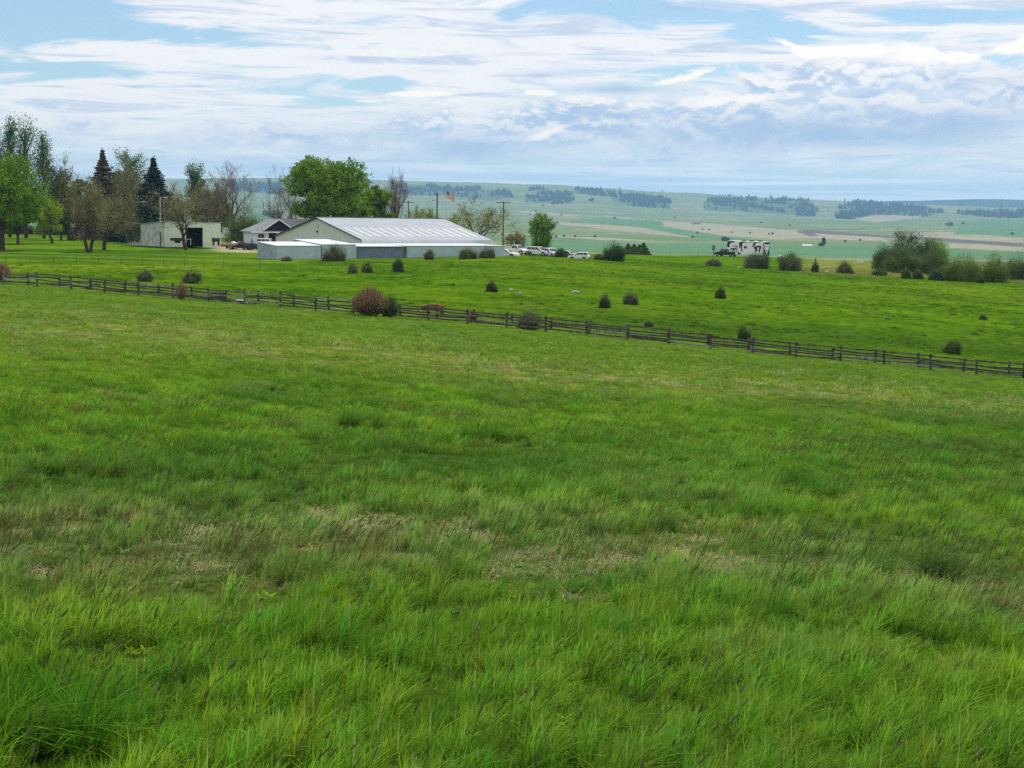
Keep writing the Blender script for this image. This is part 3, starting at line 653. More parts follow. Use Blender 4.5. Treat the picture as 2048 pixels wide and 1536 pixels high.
T(104, 487, 388, 62, 'budding', 'small lime green tree with one thin trunk on the lawn', 'leaf_lime', seed=8, name='lime_tree', dens=1.3)
T(141, 481, 302, 108, 'budding', 'tall thinly leafed tree with a forked dark trunk behind the lime green one', 'leaf_bud_green', seed=9, trunks=2, name='ash_tree', dens=.9)
T(177, 504, 348, 94, 'budding', 'brown budding tree on two slim trunks, nearest on the lawn', 'leaf_bud', seed=10, trunks=2, name='ash_tree', dens=1.5)
T(208, 500, 366, 96, 'budding', 'wide brown budding tree with one stout trunk, right of the twin-trunked one', 'leaf_bud', seed=11, name='ash_tree', dens=1.5)
T(207, 474, 296, 72, 'spruce', 'reddish brown spruce with a pointed tip behind the brown budding trees', 'needle_red', seed=12, Yd=395, name='spruce_tree')
T(232, 474, 452, 26, 'spruce', 'low dark young spruce beside the ivy covered shed end', 'needle_dark', seed=13, Yd=372, name='young_spruce')
T(258, 468, 304, 96, 'poplar', 'green poplar with windblown top between the two spruces', 'leaf_poplar', seed=14, Yd=415, low=.12, name='poplar_tree', dens=1.7, bark='bark_pale')
T(283, 470, 322, 60, 'budding', 'brown budding tree squeezed against the dark spruce', 'leaf_bud', seed=15, Yd=405, name='ash_tree', dens=1.4)
T(308, 476, 312, 80, 'spruce', 'large dark blue-green spruce standing behind the long shed', 'needle_dark', seed=16, Yd=372, name='spruce_tree')
T(165, 472, 360, 90, 'dense', 'dark rounded tree filling the gap behind the twin-trunked brown tree', 'leaf_dark', seed=33, Yd=430, low=.05, dens=.7, name='broadleaf_tree')
T(246, 470, 345, 110, 'dense', 'dark green tree mass behind the reddish spruce and the shed end', 'leaf_poplar', seed=34, Yd=440, low=.05, dens=.8, name='broadleaf_tree')
T(425, 474, 372, 80, 'dense', 'olive green tree behind the shed roof, between the poplar top and the bare tree', 'leaf_hedge', seed=35, Yd=430, low=.05, dens=.6, name='broadleaf_tree')
T(352, 478, 365, 70, 'budding', 'dull olive budding tree right behind the shed roof', 'leaf_bud_green', seed=31, Yd=385, name='ash_tree', dens=1.1)
T(373, 500, 368, 100, 'budding', 'slim brown budding tree alone on the lawn in front of the shed door', 'leaf_bud', seed=17, name='ash_tree', dens=.45)
T(392, 478, 330, 44, 'poplar', 'small green poplar top behind the shed, next to the bare tree', 'leaf_poplar', seed=18, Yd=420, name='poplar_tree', dens=1.1)
T(420, 480, 345, 70, 'budding', 'olive brown budding tree left of the bare tree', 'leaf_bud', seed=19, Yd=390, name='ash_tree', dens=1.5)
T(468, 480, 320, 118, 'bare', 'large leafless tree with crooked limbs between shed and house', 'twig_brown', 'bark_grey', seed=20, Yd=375, name='bare_tree', dens=1.2)
T(592, 470, 330, 72, 'bare', 'leafless tree half hidden behind the left side of the big maple', 'twig_brown', 'bark_grey', seed=21, Yd=400, name='bare_tree')
T(655, 478, 308, 178, 'dense', 'big full green maple towering over the arena roof', seed=22, Yd=362, low=.10, dens=2.1, name='maple_tree')
T(756, 478, 366, 70, 'dense', 'smaller green maple right of the big one behind the arena', seed=23, Yd=366, low=.08, dens=.9, name='maple_tree')
T(783, 474, 334, 52, 'bare', 'leafless tree rising behind the smaller maple', 'twig_brown', 'bark', seed=24, Yd=395, name='bare_tree')
T(826, 470, 412, 44, 'budding', 'thin pale green tree behind the ridge, left of the dark utility pole', 'leaf_pale', seed=25, Yd=420, name='young_tree', dens=.8)
T(852, 470, 416, 40, 'budding', 'thin pale green tree behind the ridge, at the foot of the dark utility pole', 'leaf_pale', seed=26, Yd=424, name='young_tree', dens=.7)
T(905, 480, 418, 44, 'budding', 'thin pale green tree behind the arena, right below the flag', 'leaf_pale', seed=27, Yd=410, name='young_tree', dens=.7)
T(957, 497, 390, 108, 'budding', 'spreading half-leafed tree with dark limbs by the right end of the arena roof', 'leaf_bud_green', seed=28, Yd=372, name='locust_tree', dens=.6)
T(1041, 500, 462, 42, 'budding', 'small sparse tree between the utility pole and the bright poplar', 'leaf_bud_green', seed=29, Yd=350, name='young_tree', dens=.45)
T(1081, 502, 429, 52, 'poplar', 'bright green egg-shaped poplar behind the parked cars', 'leaf_poplar_bright', seed=30, Yd=345, low=.05, name='poplar_tree', dens=2.0)
T(1802, 522, 458, 78, 'budding', 'dark tree with a sparse twiggy top above the hedges on the right', 'leaf_dark', seed=32, Yd=345, name='hawthorn_tree', dens=.8)
Sh = make_shrub
for i, (c_, w_, lb_) in enumerate([(30, 90, 'long dark hedge behind the trunks at the far left of the lawn'), (110, 90, 'dark hedge behind the lime green tree at the back of the lawn'), (188, 90, 'dark hedge behind the two brown budding trees at the back of the lawn'), (244, 60, 'dark hedge at the back of the lawn beside the ivy covered shed end')]): Sh(c_, 470, 449, w_, lb_, 'leaf_dark', 'hedge', Yd=452, seed=90+i, cat='hedge', dens=1.5, dome=.3)
Sh(1797, 520, 480, 86, 'dark green rounded bush below the sparse twiggy tree top', 'leaf_dark', 'bush', Yd=338, seed=21, cat='bush', dens=1.6, dome=.7)
Sh(490, 478, 412, 100, 'big olive green thicket between the bare tree and the house', 'leaf_hedge', 'thicket', Yd=360, seed=1, dens=1.6)
Sh(1762, 520, 487, 44, 'dark green bush at the left foot of the twiggy dark tree', 'leaf_poplar', 'bush', Yd=340, seed=2, cat='bush')
Sh(1866, 520, 472, 70, 'rounded fresh green bush behind the hedges on the right', 'leaf_poplar_bright', 'bush', Yd=350, seed=3, cat='bush', dens=1.4, dome=.6)
Sh(1803, 534, 498, 92, 'brown-green hedge clump in front of the twiggy dark tree', 'leaf_hedge', 'hedge', Yd=318, seed=4, cat='hedge', dens=1.5)
Sh(1866, 536, 494, 80, 'brown-green hedge clump in the middle of the row at the right', 'leaf_hedge', 'hedge', Yd=316, seed=5, cat='hedge', dens=1.4)
Sh(1925, 555, 505, 100, 'wide yellow-green hedge clump nearest the pasture on the right', 'leaf_hedge_yellow', 'hedge', Yd=283, seed=6, cat='hedge', dens=1.7)
Sh(1985, 556, 508, 70, 'yellow-green hedge clump with dark foot beside the widest one', 'leaf_hedge_yellow', 'hedge', Yd=284, seed=7, cat='hedge', dens=1.2)
Sh(2036, 548, 506, 76, 'hedge clump cut off by the right edge of the picture', 'leaf_hedge', 'hedge', Yd=296, seed=8, cat='hedge', dens=1.2)
Sh(1812, 552, 537, 22, 'small brownish shrub, leftmost of the low ones below the hedges', 'leaf_hedge', Yd=286, seed=9)
Sh(1836, 553, 538, 22, 'small brownish shrub second from the left below the hedges', 'leaf_hedge', Yd=284, seed=10)
Sh(1872, 556, 536, 36, 'dark low shrub against the widest hedge clump', 'leaf_dark', Yd=281, seed=11)
Sh(1513, 538, 504, 62, 'dense dark green bush in front of the travel trailer', 'leaf_shrub', 'bush', Yd=312, seed=12, cat='bush', dens=1.5, dome=.7)
Sh(1580, 541, 507, 62, 'dense dark green bush just right of the travel trailer', 'leaf_shrub', 'bush', Yd=308, seed=13, cat='bush', dens=1.5, dome=.7)
Sh(1427, 534, 520, 36, 'low dark shrub in the grass below the black pickup', 'leaf_shrub', Yd=312, seed=14)
Sh(1630, 542, 521, 14, 'slim upright dark shrub in the tan scrub', 'leaf_dark', Yd=303, seed=15)
Sh(1690, 546, 523, 38, 'rounded grey-green shrub in the tan scrub', 'leaf_shrub', Yd=299, seed=16)
Sh(1758, 550, 537, 34, 'flat brownish shrub between the tan scrub and the hedges', 'leaf_hedge', Yd=294, seed=17)
Sh(1228, 519, 486, 54, 'round dark green bush alone on the brow of the pasture', 'leaf_dark', 'bush', Yd=312, seed=18, cat='bush', dens=1.5, dome=.6)
Sh(1121, 517, 498, 28, 'dark green bush between the parked cars', 'leaf_dark', 'bush', Yd=313, seed=19, cat='bush')
Sh(1198, 518, 510, 26, 'low rust-tinged shrub left of the round dark bush', 'leaf_hedge', Yd=311, seed=20)
for i, (c, rt) in enumerate([(1256, 488), (1268, 489), (1279, 490), (1287, 486)]):
    T(c, 506, rt, 17, 'spruce', ['small dark juniper nearest the round bush', 'small dark juniper, second from the round bush', 'small dark juniper, third from the round bush', 'pointed juniper at the right end of its short row'][i], 'leaf_poplar', seed=60+i, Yd=420, name='juniper_tree', group='junipers in a short row behind the brow')
# shrubs scattered over the pasture (photo column, foot row, top row, width)
for i, a in enumerate([
    (668, 521, 490, 54, 'large grey-brown bush against the lean-to wall near its left end', 'leaf_shrub', 258),
    (858, 521, 501, 24, 'small green bush against the right half of the lean-to wall', 'leaf_shrub', 272),
    (935, 521, 496, 44, 'dark spreading bush in front of the lean-to wall, left of its twin', 'leaf_shrub', 276),
    (975, 521, 494, 40, 'spreading bush in front of the right end of the lean-to wall', 'leaf_shrub', 280),
    (572, 523, 515, 26, 'low weedy bush at the foot of the lean-to corner', 'leaf_shrub', 256),
    (797, 545, 517, 27, 'upright dark shrub in front of the dark stretch of lean-to wall', 'leaf_dark', None),
    (735, 546, 525, 24, 'low shrub left of the upright dark one before the lean-to', 'leaf_shrub', None),
    (706, 548, 528, 26, 'low shrub furthest left of three before the lean-to', 'leaf_shrub', None),
    (290, 563, 540, 34, 'grey-green shrub on its own in the left pasture', 'leaf_shrub', None),
    (386, 567, 540, 44, 'broad green shrub behind the rusty twigs at the fence', 'leaf_shrub', None),
    (983, 584, 563, 24, 'small round dark shrub in the middle of the pasture', 'leaf_dark', None),
    (1210, 616, 588, 26, 'dark pointed shrub, left of the pale twiggy one', 'leaf_dark', None),
    (1262, 609, 583, 34, 'pale twiggy shrub right of the dark pointed one', 'leaf_shrub', None),
    (1441, 597, 574, 22, 'small rusty-topped shrub in the right half of the pasture', 'leaf_hedge', None),
    (1906, 708, 678, 42, 'rounded shrub just behind the rail fence at the right', 'leaf_hedge', None),
    (1487, 680, 652, 34, 'shrub seen over the rails right of the middle', 'leaf_hedge', None),
    (1298, 655, 643, 20, 'tiny shrub peeping over the top rail', 'leaf_shrub', None),
    (1058, 657, 616, 58, 'dark bush right behind the fence near the middle', 'leaf_shrub', None),
    (1966, 640, 630, 14, 'tiny grey tuft of twigs in the far right pasture', 'leaf_shrub', None),
    (1960, 560, 553, 16, 'tiny dark shrub at the top of the pasture under the hedges', 'leaf_dark', 276)]):
    Sh(a[0], a[1], a[2], a[3], a[4], a[5], Yd=a[6], seed=40+i, dens=1.2 if a[3] > 30 else .9)
Sh(740, 632, 569, 76, 'large rusty willow clump growing through the rail fence', 'leaf_rust', 'willow_shrub', seed=70, stems=True, dens=2.2)
Sh(781, 634, 590, 34, 'dark bush leaning on the right of the rusty willow clump', 'leaf_dark', 'bush', seed=71, cat='bush')
Sh(362, 600, 560, 28, 'thin rusty twigs growing at the left stretch of fence', 'leaf_rust', 'willow_shrub', seed=72, stems=True, dens=.35)
Sh(945, 645, 618, 22, 'thin rusty twigs at the fence right of the cow', 'leaf_rust', 'willow_shrub', seed=73, stems=True, dens=.3)
Sh(-2, 562, 521, 46, 'rusty willow cut off by the left edge beside the pale fence post', 'leaf_rust', 'willow_shrub', seed=74, stems=True, dens=1.5)
Sh(437, 601, 579, 36, 'thin grey weeds behind the left fence rails', 'leaf_shrub', 'weed_clump', seed=75, stems=True, cat='weeds', dens=.25)
# trees dotted over the prairie, a few pixels each
def far_trees():
    rng = np.random.default_rng(77); proto = None
    C = []
    for k in range(60):
        z = rng.uniform(.3, .95); r = .45*(1-abs(z-.5)); th = rng.uniform(0, 6.28); C.append([math.cos(th)*r*.8, math.sin(th)*r*.8, z*.9+.05])
    V, Q = leaves(rng, C, 8, .09, .22)
    TV, TQ = tubes([[0, 0, -.1, 0, 0, .5, .04, .02]], 5)
    spots = [(1647, 493, 476, 'y'), (1641, 493, 486, 'r'), (1448, 483, 474, 'r'), (1455, 483, 476, 'r'), (1895, 452, 446, 'r'), (1902, 452, 445, 'r'), (1926, 449, 444, 'r'), (2024, 470, 465, 'r'), (1184, 402, 396, 'r'), (1180, 403, 398, 'r'),
             (1086, 413, 409, 'r'), (1230, 438, 434, 'r'), (1123, 431, 428, 'r'), (1114, 447, 443, 'r'), (1405, 460, 457, 'r'), (1522, 446, 443, 'r'), (1418, 461, 458, 'r'), (1500, 467, 464, 'r'), (1538, 469, 466, 'r'), (1545, 469, 465, 'r'), (1463, 466, 463, 'r'), (1690, 484, 480, 'r'), (1720, 482, 478, 'r'),
             (1005, 471, 466, 'r'), (1020, 474, 468, 'r'), (530, 432, 422, 'r'), (538, 434, 425, 'r'), (547, 436, 428, 'r'), (556, 432, 425, 'r'), (1395, 467, 463, 'r'), (1385, 476, 472, 'r'), (1112, 475, 471, 'r'), (1128, 474, 470, 'r'), (1150, 475, 471, 'r'), (1190, 475, 471, 'r'), (1060, 431, 428, 'r'), (1072, 423, 420, 'r'), (1350, 437, 434, 'r'), (1580, 452, 449, 'r')]
    ORD = 'first second third fourth fifth sixth seventh eighth ninth tenth eleventh twelfth thirteenth fourteenth fifteenth sixteenth seventeenth eighteenth nineteenth twentieth'.split(); ORD += ['twenty-'+q for q in ORD[:9]]+['thirtieth']+['thirty-'+q for q in ORD[:9]]+['fortieth']; n_r = 0; spots.sort()
    for c, rb, rt, k in spots:
        p = hit(c, rb, 900)
        if p is None: continue
        n_o = ORD[n_r]; n_r += k == 'r'; h = (rb-rt)*p[1]/F; wd = h*(1.25 if k == 'r' else .5)
        t = thing('distant_tree', n_o+' from the left of the tiny round trees dotted over the far prairie' if k == 'r' else 'tall narrow blue-green tree far out on the prairie', 'tree', p, rng.uniform(0, 6), 'lone trees far out on the prairie' if k == 'r' else 'narrow trees far out on the prairie')
        t.scale = (wd, wd, h)
        if proto is None:
            a = fastmesh('crown', V, Q, M['far_tree'], t); b_ = fastmesh('trunk', TV, TQ, M['bark'], t); proto = (a, b_)
        else:
            for o in proto: c2 = o.copy(); COL.objects.link(c2); c2.parent = t
far_trees()
# pine woods on the hills: far-off masses
def woods():
    rng = np.random.default_rng(5); n = 150000
    yy = rng.uniform(7800, 12300, n); uu = rng.uniform(-.33, .36, n); xx = uu*yy; zz = H(xx, yy); c, r = photo_cr(xx, yy, zz)
    k = np.zeros(n, bool)
    wc, wr_ = 26*(fbm(xx/170, yy/260, 61, 3)-.5), 9*(fbm(xx/120, yy/300, 62, 3)-.5)
    for pl in WOODS: k |= inpoly(c+wc, r+wr_, pl)
    dens = rng.random(n) < .34*sst(fbm(xx/90, yy/150, 3, 3), .38, .62)
    k &= dens
    # single pines along the skyline
    sk = (yy > 11850) & (rng.random(n) < .03) & (c > 780) & ((c < 1000)*(rng.random(n) < .3)|(c > 1060)) & (vn(c/22, c*0, 8) > .40)
    k |= sk; P = np.stack([xx[k], yy[k], zz[k]], 1); m = len(P); print('WOODS', m)
    hgt = rng.uniform(9, 34, m)*np.where(sk[k], 1.2, 1); rad = hgt*rng.uniform(.22, .34, m); N = 6
    ring = np.stack([np.cos(np.arange(N)*2*math.pi/N), np.sin(np.arange(N)*2*math.pi/N)], 1)
    V = []; 
    for (h0, rs) in ((.0, .55), (.22, 1.0), (.58, .62), (1.0, .06)):
        for i in range(N):
            V.append(np.stack([P[:, 0]+ring[i, 0]*rad*rs, P[:, 1]+ring[i, 1]*rad*rs, P[:, 2]-1.5+hgt*h0], 1))
    V = np.stack(V, 1).reshape(-1, 3); base = (np.arange(m)*4*N)[:, None]
    Q = np.concatenate([base+np.array([[L*N+i, L*N+(i+1) % N, (L+1)*N+(i+1) % N, (L+1)*N+i]]) for L in range(3) for i in range(N)], 0)
    o = fastmesh('pine_woods', V, Q, M['far_tree']); tag(o, 'blue pine woods in patches across the far hills', 'woods', kind='stuff')
woods()
# ------------------------------------------------------------------ riding arena with its lean-tos
def local(thing_o, P):
    """world point -> local coordinates of a thing"""
    rz = thing_o.rotation_euler.z; d = Vector([float(v) for v in P])-thing_o.location; c, s = math.cos(rz), math.sin(rz)
    return (d.x*c+d.y*s, -d.x*s+d.y*c, d.z)
def wallq(mb, p, q, z0, z1, th=.12, mi=0, z1b=None):
    """upright wall from p to q (plan), thickness to the left of p->q"""
    p = Vector((p[0], p[1])); q = Vector((q[0], q[1])); d = (q-p).normalized(); n = Vector((-d.y, d.x))*th; z1b = z1 if z1b is None else z1b
    return mb.hexa([(p.x, p.y, z0), (q.x, q.y, z0), (q.x+n.x, q.y+n.y, z0), (p.x+n.x, p.y+n.y, z0)], [(p.x, p.y, z1), (q.x, q.y, z1b), (q.x+n.x, q.y+n.y, z1b), (p.x+n.x, p.y+n.y, z1)], mi)
def slab(mb, a, b, c, d, th=.08, mi=0):
    """roof sheet through four points, thickness upwards"""
    t = Vector((0, 0, th)); P = [Vector(v) for v in (a, b, c, d)]
    return mb.hexa(P, [v+t for v in P], mi)
P1_ = at(553, 519, 268); z0 = P1_[2]
ar = thing('riding_arena', 'long low metal riding arena with translucent roof strips and tin lean-tos in front', 'barn', P1_, R(38))
hF = at(553, 492, 268)[2]-z0; hE = at(725, 480, 290)[2]-z0; hR = at(638, 436, 302.4)[2]-z0; hL = at(725, 487.5, 290)[2]-z0
S0, S1, T0, T1, TM = 23.2, 52.0, 9.8, 41.2, 25.5
mb = MB(); mb.add([(S0, T0, -1), (S0, T1, -1), (S0, T1, hE), (S0, TM, hR), (S0, T0, hE), (S0+.15, T0, -1), (S0+.15, T1, -1), (S0+.15, T1, hE), (S0+.15, TM, hR), (S0+.15, T0, hE)],
    [(0, 4, 3, 2, 1), (5, 6, 7, 8, 9), (0, 1, 6, 5), (1, 2, 7, 6), (2, 3, 8, 7), (3, 4, 9, 8), (4, 0, 5, 9)]); mb.build('gable_wall', M['arena_wall'], ar)
mb = MB(); mb.add([(S1, T0, -1), (S1, T1, -1), (S1, T1, hE), (S1, TM, hR), (S1, T0, hE), (S1-.15, T0, -1), (S1-.15, T1, -1), (S1-.15, T1, hE), (S1-.15, TM, hR), (S1-.15, T0, hE)],
    [(0, 1, 2, 3, 4), (9, 8, 7, 6, 5), (5, 6, 1, 0), (6, 7, 2, 1), (7, 8, 3, 2), (8, 9, 4, 3), (9, 5, 0, 4)]); mb.build('gable_wall', M['arena_wall'], ar)
mb = MB(); wallq(mb, (S0+.15, T0), (S1-.15, T0), -1, hE-.02, .15); wallq(mb, (S1-.15, T1), (S0+.15, T1), -1, hE-.02, .15); mb.build('side_wall', M['eave_white'], ar)
k = (hR-hE)/(TM-T0); ov = .35
mb = MB(); slab(mb, (S0-ov, T0-ov, hE-k*ov+.02), (S1+ov, T0-ov, hE-k*ov+.02), (S1+ov, TM, hR+.02), (S0-ov, TM, hR+.02), .12)
mb.build('roof_slope', M['metal_roof'], ar)
mb = MB(); slab(mb, (S0-ov, TM, hR+.02), (S1+ov, TM, hR+.02), (S1+ov, T1+ov, hE-k*ov+.02), (S0-ov, T1+ov, hE-k*ov+.02), .12); mb.build('roof_slope', M['metal_roof'], ar)
mb = MB(); mb.box(S0-ov, S1+ov, TM-.25, TM+.25, hR+.10, hR+.2); mb.build('ridge_cap', M['metal_roof'], ar)
for i in range(15):
    s_ = S0+1.0+i*1.84; mb = MB(); pa = lambda s, f: (s, T0-ov+(TM-T0+ov)*f, hE-k*ov+.15+(hR-hE+k*ov)*f)
    slab(mb, pa(s_, .13), pa(s_+.62, .13), pa(s_+.62, .53), pa(s_, .53), .02); mb.build('skylight', M['skylight'], ar)
mb = MB(); mb.box(S0-ov-.04, S1+ov+.04, T0-ov-.10, T0-ov-.01, hE-k*ov-.62, hE-k*ov+.13); mb.build('eave_fascia', M['eave_white'], ar)
mb = MB()
for (ta, za, tb, zb) in ((T0-ov, hE-k*ov, TM, hR), (TM, hR, T1+ov, hE-k*ov)):
    mb.hexa([(S0-ov-.06, ta, za-.06), (S0-ov-.005, ta, za-.06), (S0-ov-.005, tb, zb-.06), (S0-ov-.06, tb, zb-.06)], [(S0-ov-.06, ta, za+.14), (S0-ov-.005, ta, za+.14), (S0-ov-.005, tb, zb+.14), (S0-ov-.06, tb, zb+.14)])
mb.build('rake_trim', M['trim_dark'], ar)
v = MB().box(S0-.08, S0-.005, TM-.55, TM+.25, hR-1.75, hR-.95); v.build('vent', M['skylight'], ar)
v = MB().tube((S0, TM-.1, hR-2.5), (S0-.22, TM-.1, hR-2.55), .16, .2, 8); v.build('wall_lamp', M['trim_dark'], ar)
for q in (.1, .42, .75):
    v = MB().tube((S0+(S1-S0)*q, TM, hR+.1), (S0+(S1-S0)*q, TM, hR+.42), .12, .12, 8); v.tube((S0+(S1-S0)*q, TM, hR+.42), (S0+(S1-S0)*q, TM, hR+.5), .2, .2, 8); v.build('ridge_vent', M['pole_metal'], ar)
# lean-tos: each a part with its roof under it
def leanto(s0, s1, t0, t1, h0, h1, wm, side, rm=None, zf=0, over=.12, open_=False):
    mb = MB(); wallq(mb, (s0, t0), (s1, t0), -1, h0, .1, 0)
    b = mb.build('lean_to', [wm], ar)
    wallq(MB(), (s0, t1), (s0, t0+.002), -1, h1, .1, 0, h0).build('end_wall', side, b); wallq(MB(), (s1, t0+.11), (s1, t1), -1, h0, .1, 0, h1).build('end_wall', side, b)
    mb = MB(); kk = (h1-h0)/(t1-t0); slab(mb, (s0-over, t0-over, h0+.02-kk*over), (s1+over, t0-over, h0+.02-kk*over), (s1+over, t1, h1+.02), (s0-over, t1, h1+.02), .06); mb.build('lean_to_roof', rm or M['lean_roof'], b)
    return b
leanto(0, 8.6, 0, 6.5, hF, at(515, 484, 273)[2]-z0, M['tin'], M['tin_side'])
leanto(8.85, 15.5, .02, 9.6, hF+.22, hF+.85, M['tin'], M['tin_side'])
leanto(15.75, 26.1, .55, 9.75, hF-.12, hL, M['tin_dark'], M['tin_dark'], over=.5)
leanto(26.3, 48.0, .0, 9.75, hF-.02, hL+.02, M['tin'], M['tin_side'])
MB().box(15.50, 15.62, -.06, .04, -1, hF+.2).build('corner_trim', M['eave_white'], ar)
MB().box(47.95, 48.08, -.05, .08, -1, hF).build('corner_trim', M['eave_white'], ar)
# ------------------------------------------------------------------ long shed on the lawn
C0 = at(330, 484.5, 330); sh = thing('long_shed', 'pale green open-fronted farm shed with a black doorway beyond the lawn', 'shed', C0, R(36.87))
hA = 41*330/F; hB = 3.15
mb = MB()
for a, b_ in ((0, 4.7), (8.5, 12.5)):
    mb.box(a, b_, 0, .14, -1.0, hA-.02*a)
mb.box(4.7, 8.5, 0, .14, 3.05, hA-.1); mb.build('front_wall', M['shed_wall'], sh)
mb = MB(); wallq(mb, (0, 18.4), (0, .145), -1, hB, .14, 0, hA-.05); wallq(mb, (12.5, .145), (12.5, 18.4), -1, hA-.3, .14, 0, hB); wallq(mb, (12.3, 18.4), (.15, 18.4), -1, hB-.05, .14); mb.build('side_wall', M['shed_side_shade'], sh)
mb = MB(); n = 14
for i in range(n):                                  # sagging front edge of the roof
    xa, xb = -.2+12.9*i/n, -.2+12.9*(i+1)/n; sg = lambda x: .11*math.sin(x*1.75)-.01*x
    slab(mb, (xa, -.25, hA+sg(xa)), (xb, -.25, hA+sg(xb)), (xb, 18.6, hB+.05), (xa, 18.6, hB+.05), .07)
mb.build('roof', M['tin_side'], sh)
MB().box(-.05, .16, -.05, -.003, -1, hA-.05).build('corner_trim', M['white_paint'], sh); MB().box(12.36, 12.55, -.05, -.003, -1, hA-.3).build('corner_trim', M['white_paint'], sh)
MB().box(4.7, 8.5, 2.5, 2.6, -1, 3.2).box(4.5, 4.6, .2, 2.6, -1, 3.2).box(8.6, 8.7, .2, 2.6, -1, 3.2).build('interior_shade', M['dark_inside'], sh)  # near-black sheets behind the door paint in the shade inside
MB().box(4.72, 6.2, .6, .8, .55, .68).box(4.9, 5.05, .6, .8, -.6, .55).box(5.95, 6.1, .6, .8, -.6, .55).build('workbench', M['pole_metal'], sh)
rng = np.random.default_rng(3); n = 430
yy_ = rng.uniform(12.2, 18.8, n); zz_ = rng.uniform(1.7, 3.55, n)-.9*np.abs(np.sin(yy_*2.3))*(rng.random(n) < .45)*2.2; C_iv = np.stack([rng.uniform(-.45, -.05, n), yy_, np.clip(zz_, .0, 3.6)], 1)
iv = thing('ivy', 'grey-green vine draped over the far end of the long shed', 'vine', C0, R(36.87))
V, Q = leaves(rng, C_iv, 9, .17, .24); fastmesh('foliage', V, Q, M['leaf_ivy'], iv)
segs = [[-.12, y, -.5, -.15, y+rng.uniform(-.4, .4), 2.6, .05, .03] for y in np.linspace(12.6, 18.4, 7)]; V, Q = tubes(segs, 4); fastmesh('stem', V, Q, M['bark'], iv)
def on_ground(c, r=None, Yd=None): return ground_at(c, Yd) if Yd else hit(c, r)
# things by the shed
p = at(355, 486.5, 324); t = thing('utility_trailer', 'rusty brown utility trailer beside the tree in front of the shed', 'trailer', p, R(30))
MB().box(-1.3, 1.3, -.7, .7, .5, .62).box(-1.3, 1.3, -.74, -.68, .62, 1.05).box(-1.3, 1.3, .68, .74, .62, 1.05).box(-1.34, -1.28, -.7, .7, .62, 1.05).build('trailer_bed', M['rust'], t)
for s_ in (-1, 1): MB().tube((0, s_*.78, .33), (0, s_*.95, .33), .33, .33, 14).build('wheel', M['rubber'], t)
MB().tube((1.3, 0, .55), (2.2, 0, .5), .05).build('tow_bar', M['rust'], t)
p = at(432, 489, 318); t = thing('fuel_tank', 'black fuel tank on legs at the right corner of the shed', 'tank', p, R(36))
MB().tube((-.7, 0, .95), (.7, 0, .95), .42, .42, 16).build('tank', M['trim_dark'], t, smooth=False)
MB().box(-.6, -.5, -.35, .35, -.2, .6).box(.5, .6, -.35, .35, -.2, .6).build('cradle', M['trim_dark'], t)
# ------------------------------------------------------------------ house behind
hp = at(503, 484, 345); hs = thing('house', 'low house with a grey hipped roof and white gable trim behind the arena', 'house', hp, R(22))
he = (484-463.5)*345/F; hr = he+26*345/F
W_, D_ = 17.0, 11.5
MB().box(.6, 3.9, .6, .75, -1, he).box(5.6, 8.0, .6, .75, -1, he).box(10.8, W_-.6, .6, .75, -1, he).box(.6, .75, .75, D_-.6, -1, he).box(W_-.75, W_-.6, .75, D_-.6, -1, he).box(.75, W_-.75, D_-.75, D_-.6, -1, he).build('wall', M['house_wall'], hs)
MB().box(3.9, 5.6, .9, 1.0, -1, he).build('doorway', M['dark_inside'], hs); MB().box(8.0, 10.8, 2.4, 2.5, -1, he).build('garage_shade', M['dark_inside'], hs)  # near-black sheets standing in for the shade within both openings
rf = MB(); A, B, C, D = (0, 0, he), (W_, 0, he), (W_, D_, he), (0, D_, he); E, G_ = (5.4, D_/2, hr), (W_-3, D_/2, hr)
rf.add([A, B, C, D, E, G_, (0, 0, he-.18), (W_, 0, he-.18), (W_, D_, he-.18), (0, D_, he-.18)], [(0, 1, 5, 4), (1, 2, 5), (2, 3, 4, 5), (3, 0, 4), (0, 6, 7, 1), (1, 7, 8, 2), (2, 8, 9, 3), (3, 9, 6, 0), (9, 8, 7, 6)])
roof = rf.build('roof', M['shingle'], hs)
gx, gw, gz = 6.1, 3.5, he+2.55
ga = MB(); ga.add([(gx-gw, .35, he+.35), (gx+gw, .35, he+.35), (gx, .35, gz-.12)], [(0, 1, 2)]); ga.add([(gx-gw*.9, .30, he+.4), (gx+gw*.9, .30, he+.4), (gx, .30, gz-.25)], [(0, 1, 2)], 0); ga.build('gable_face', M['dark_inside'], hs)
gr_ = MB(); gr_.add([(gx-gw, .1, he+.3), (gx, .1, gz), (gx, D_/2, gz+.02), (gx-gw, D_/2-1.5, he+.35+1.2)], [(0, 1, 2, 3)]); gr_.add([(gx+gw, .1, he+.3), (gx, .1, gz), (gx, D_/2, gz+.02), (gx+gw, D_/2-1.5, he+.35+1.2)], [(0, 3, 2, 1)]); gr_.build('gable_roof', M['shingle'], roof)
tr_ = MB()
for sgn in (-1, 1):
    a = Vector((gx+sgn*gw, 0, he+.22)); b_ = Vector((gx, 0, gz)); tr_.hexa([a, b_, b_+Vector((0, .09, 0)), a+Vector((0, .09, 0))], [a+Vector((0, 0, .24)), b_+Vector((0, 0, .24)), b_+Vector((0, .09, .24)), a+Vector((0, .09, .24))])
tr_.box(-.03, W_, -.06, -.005, he-.2, he+.02).build('white_trim', M['white_paint'], hs)
MB().box(1.6, 2.9, .52, .595, .9, 1.7).build('window', M['glass'], hs)
MB().tube((8.4, .5, -1), (8.4, .5, he), .12, .12, 8).build('porch_post', M['white_paint'], hs)
MB().box(11.0, 11.7, 6.2, 6.9, hr-1.2, hr+.55).build('chimney', M['pole_grey'], hs)
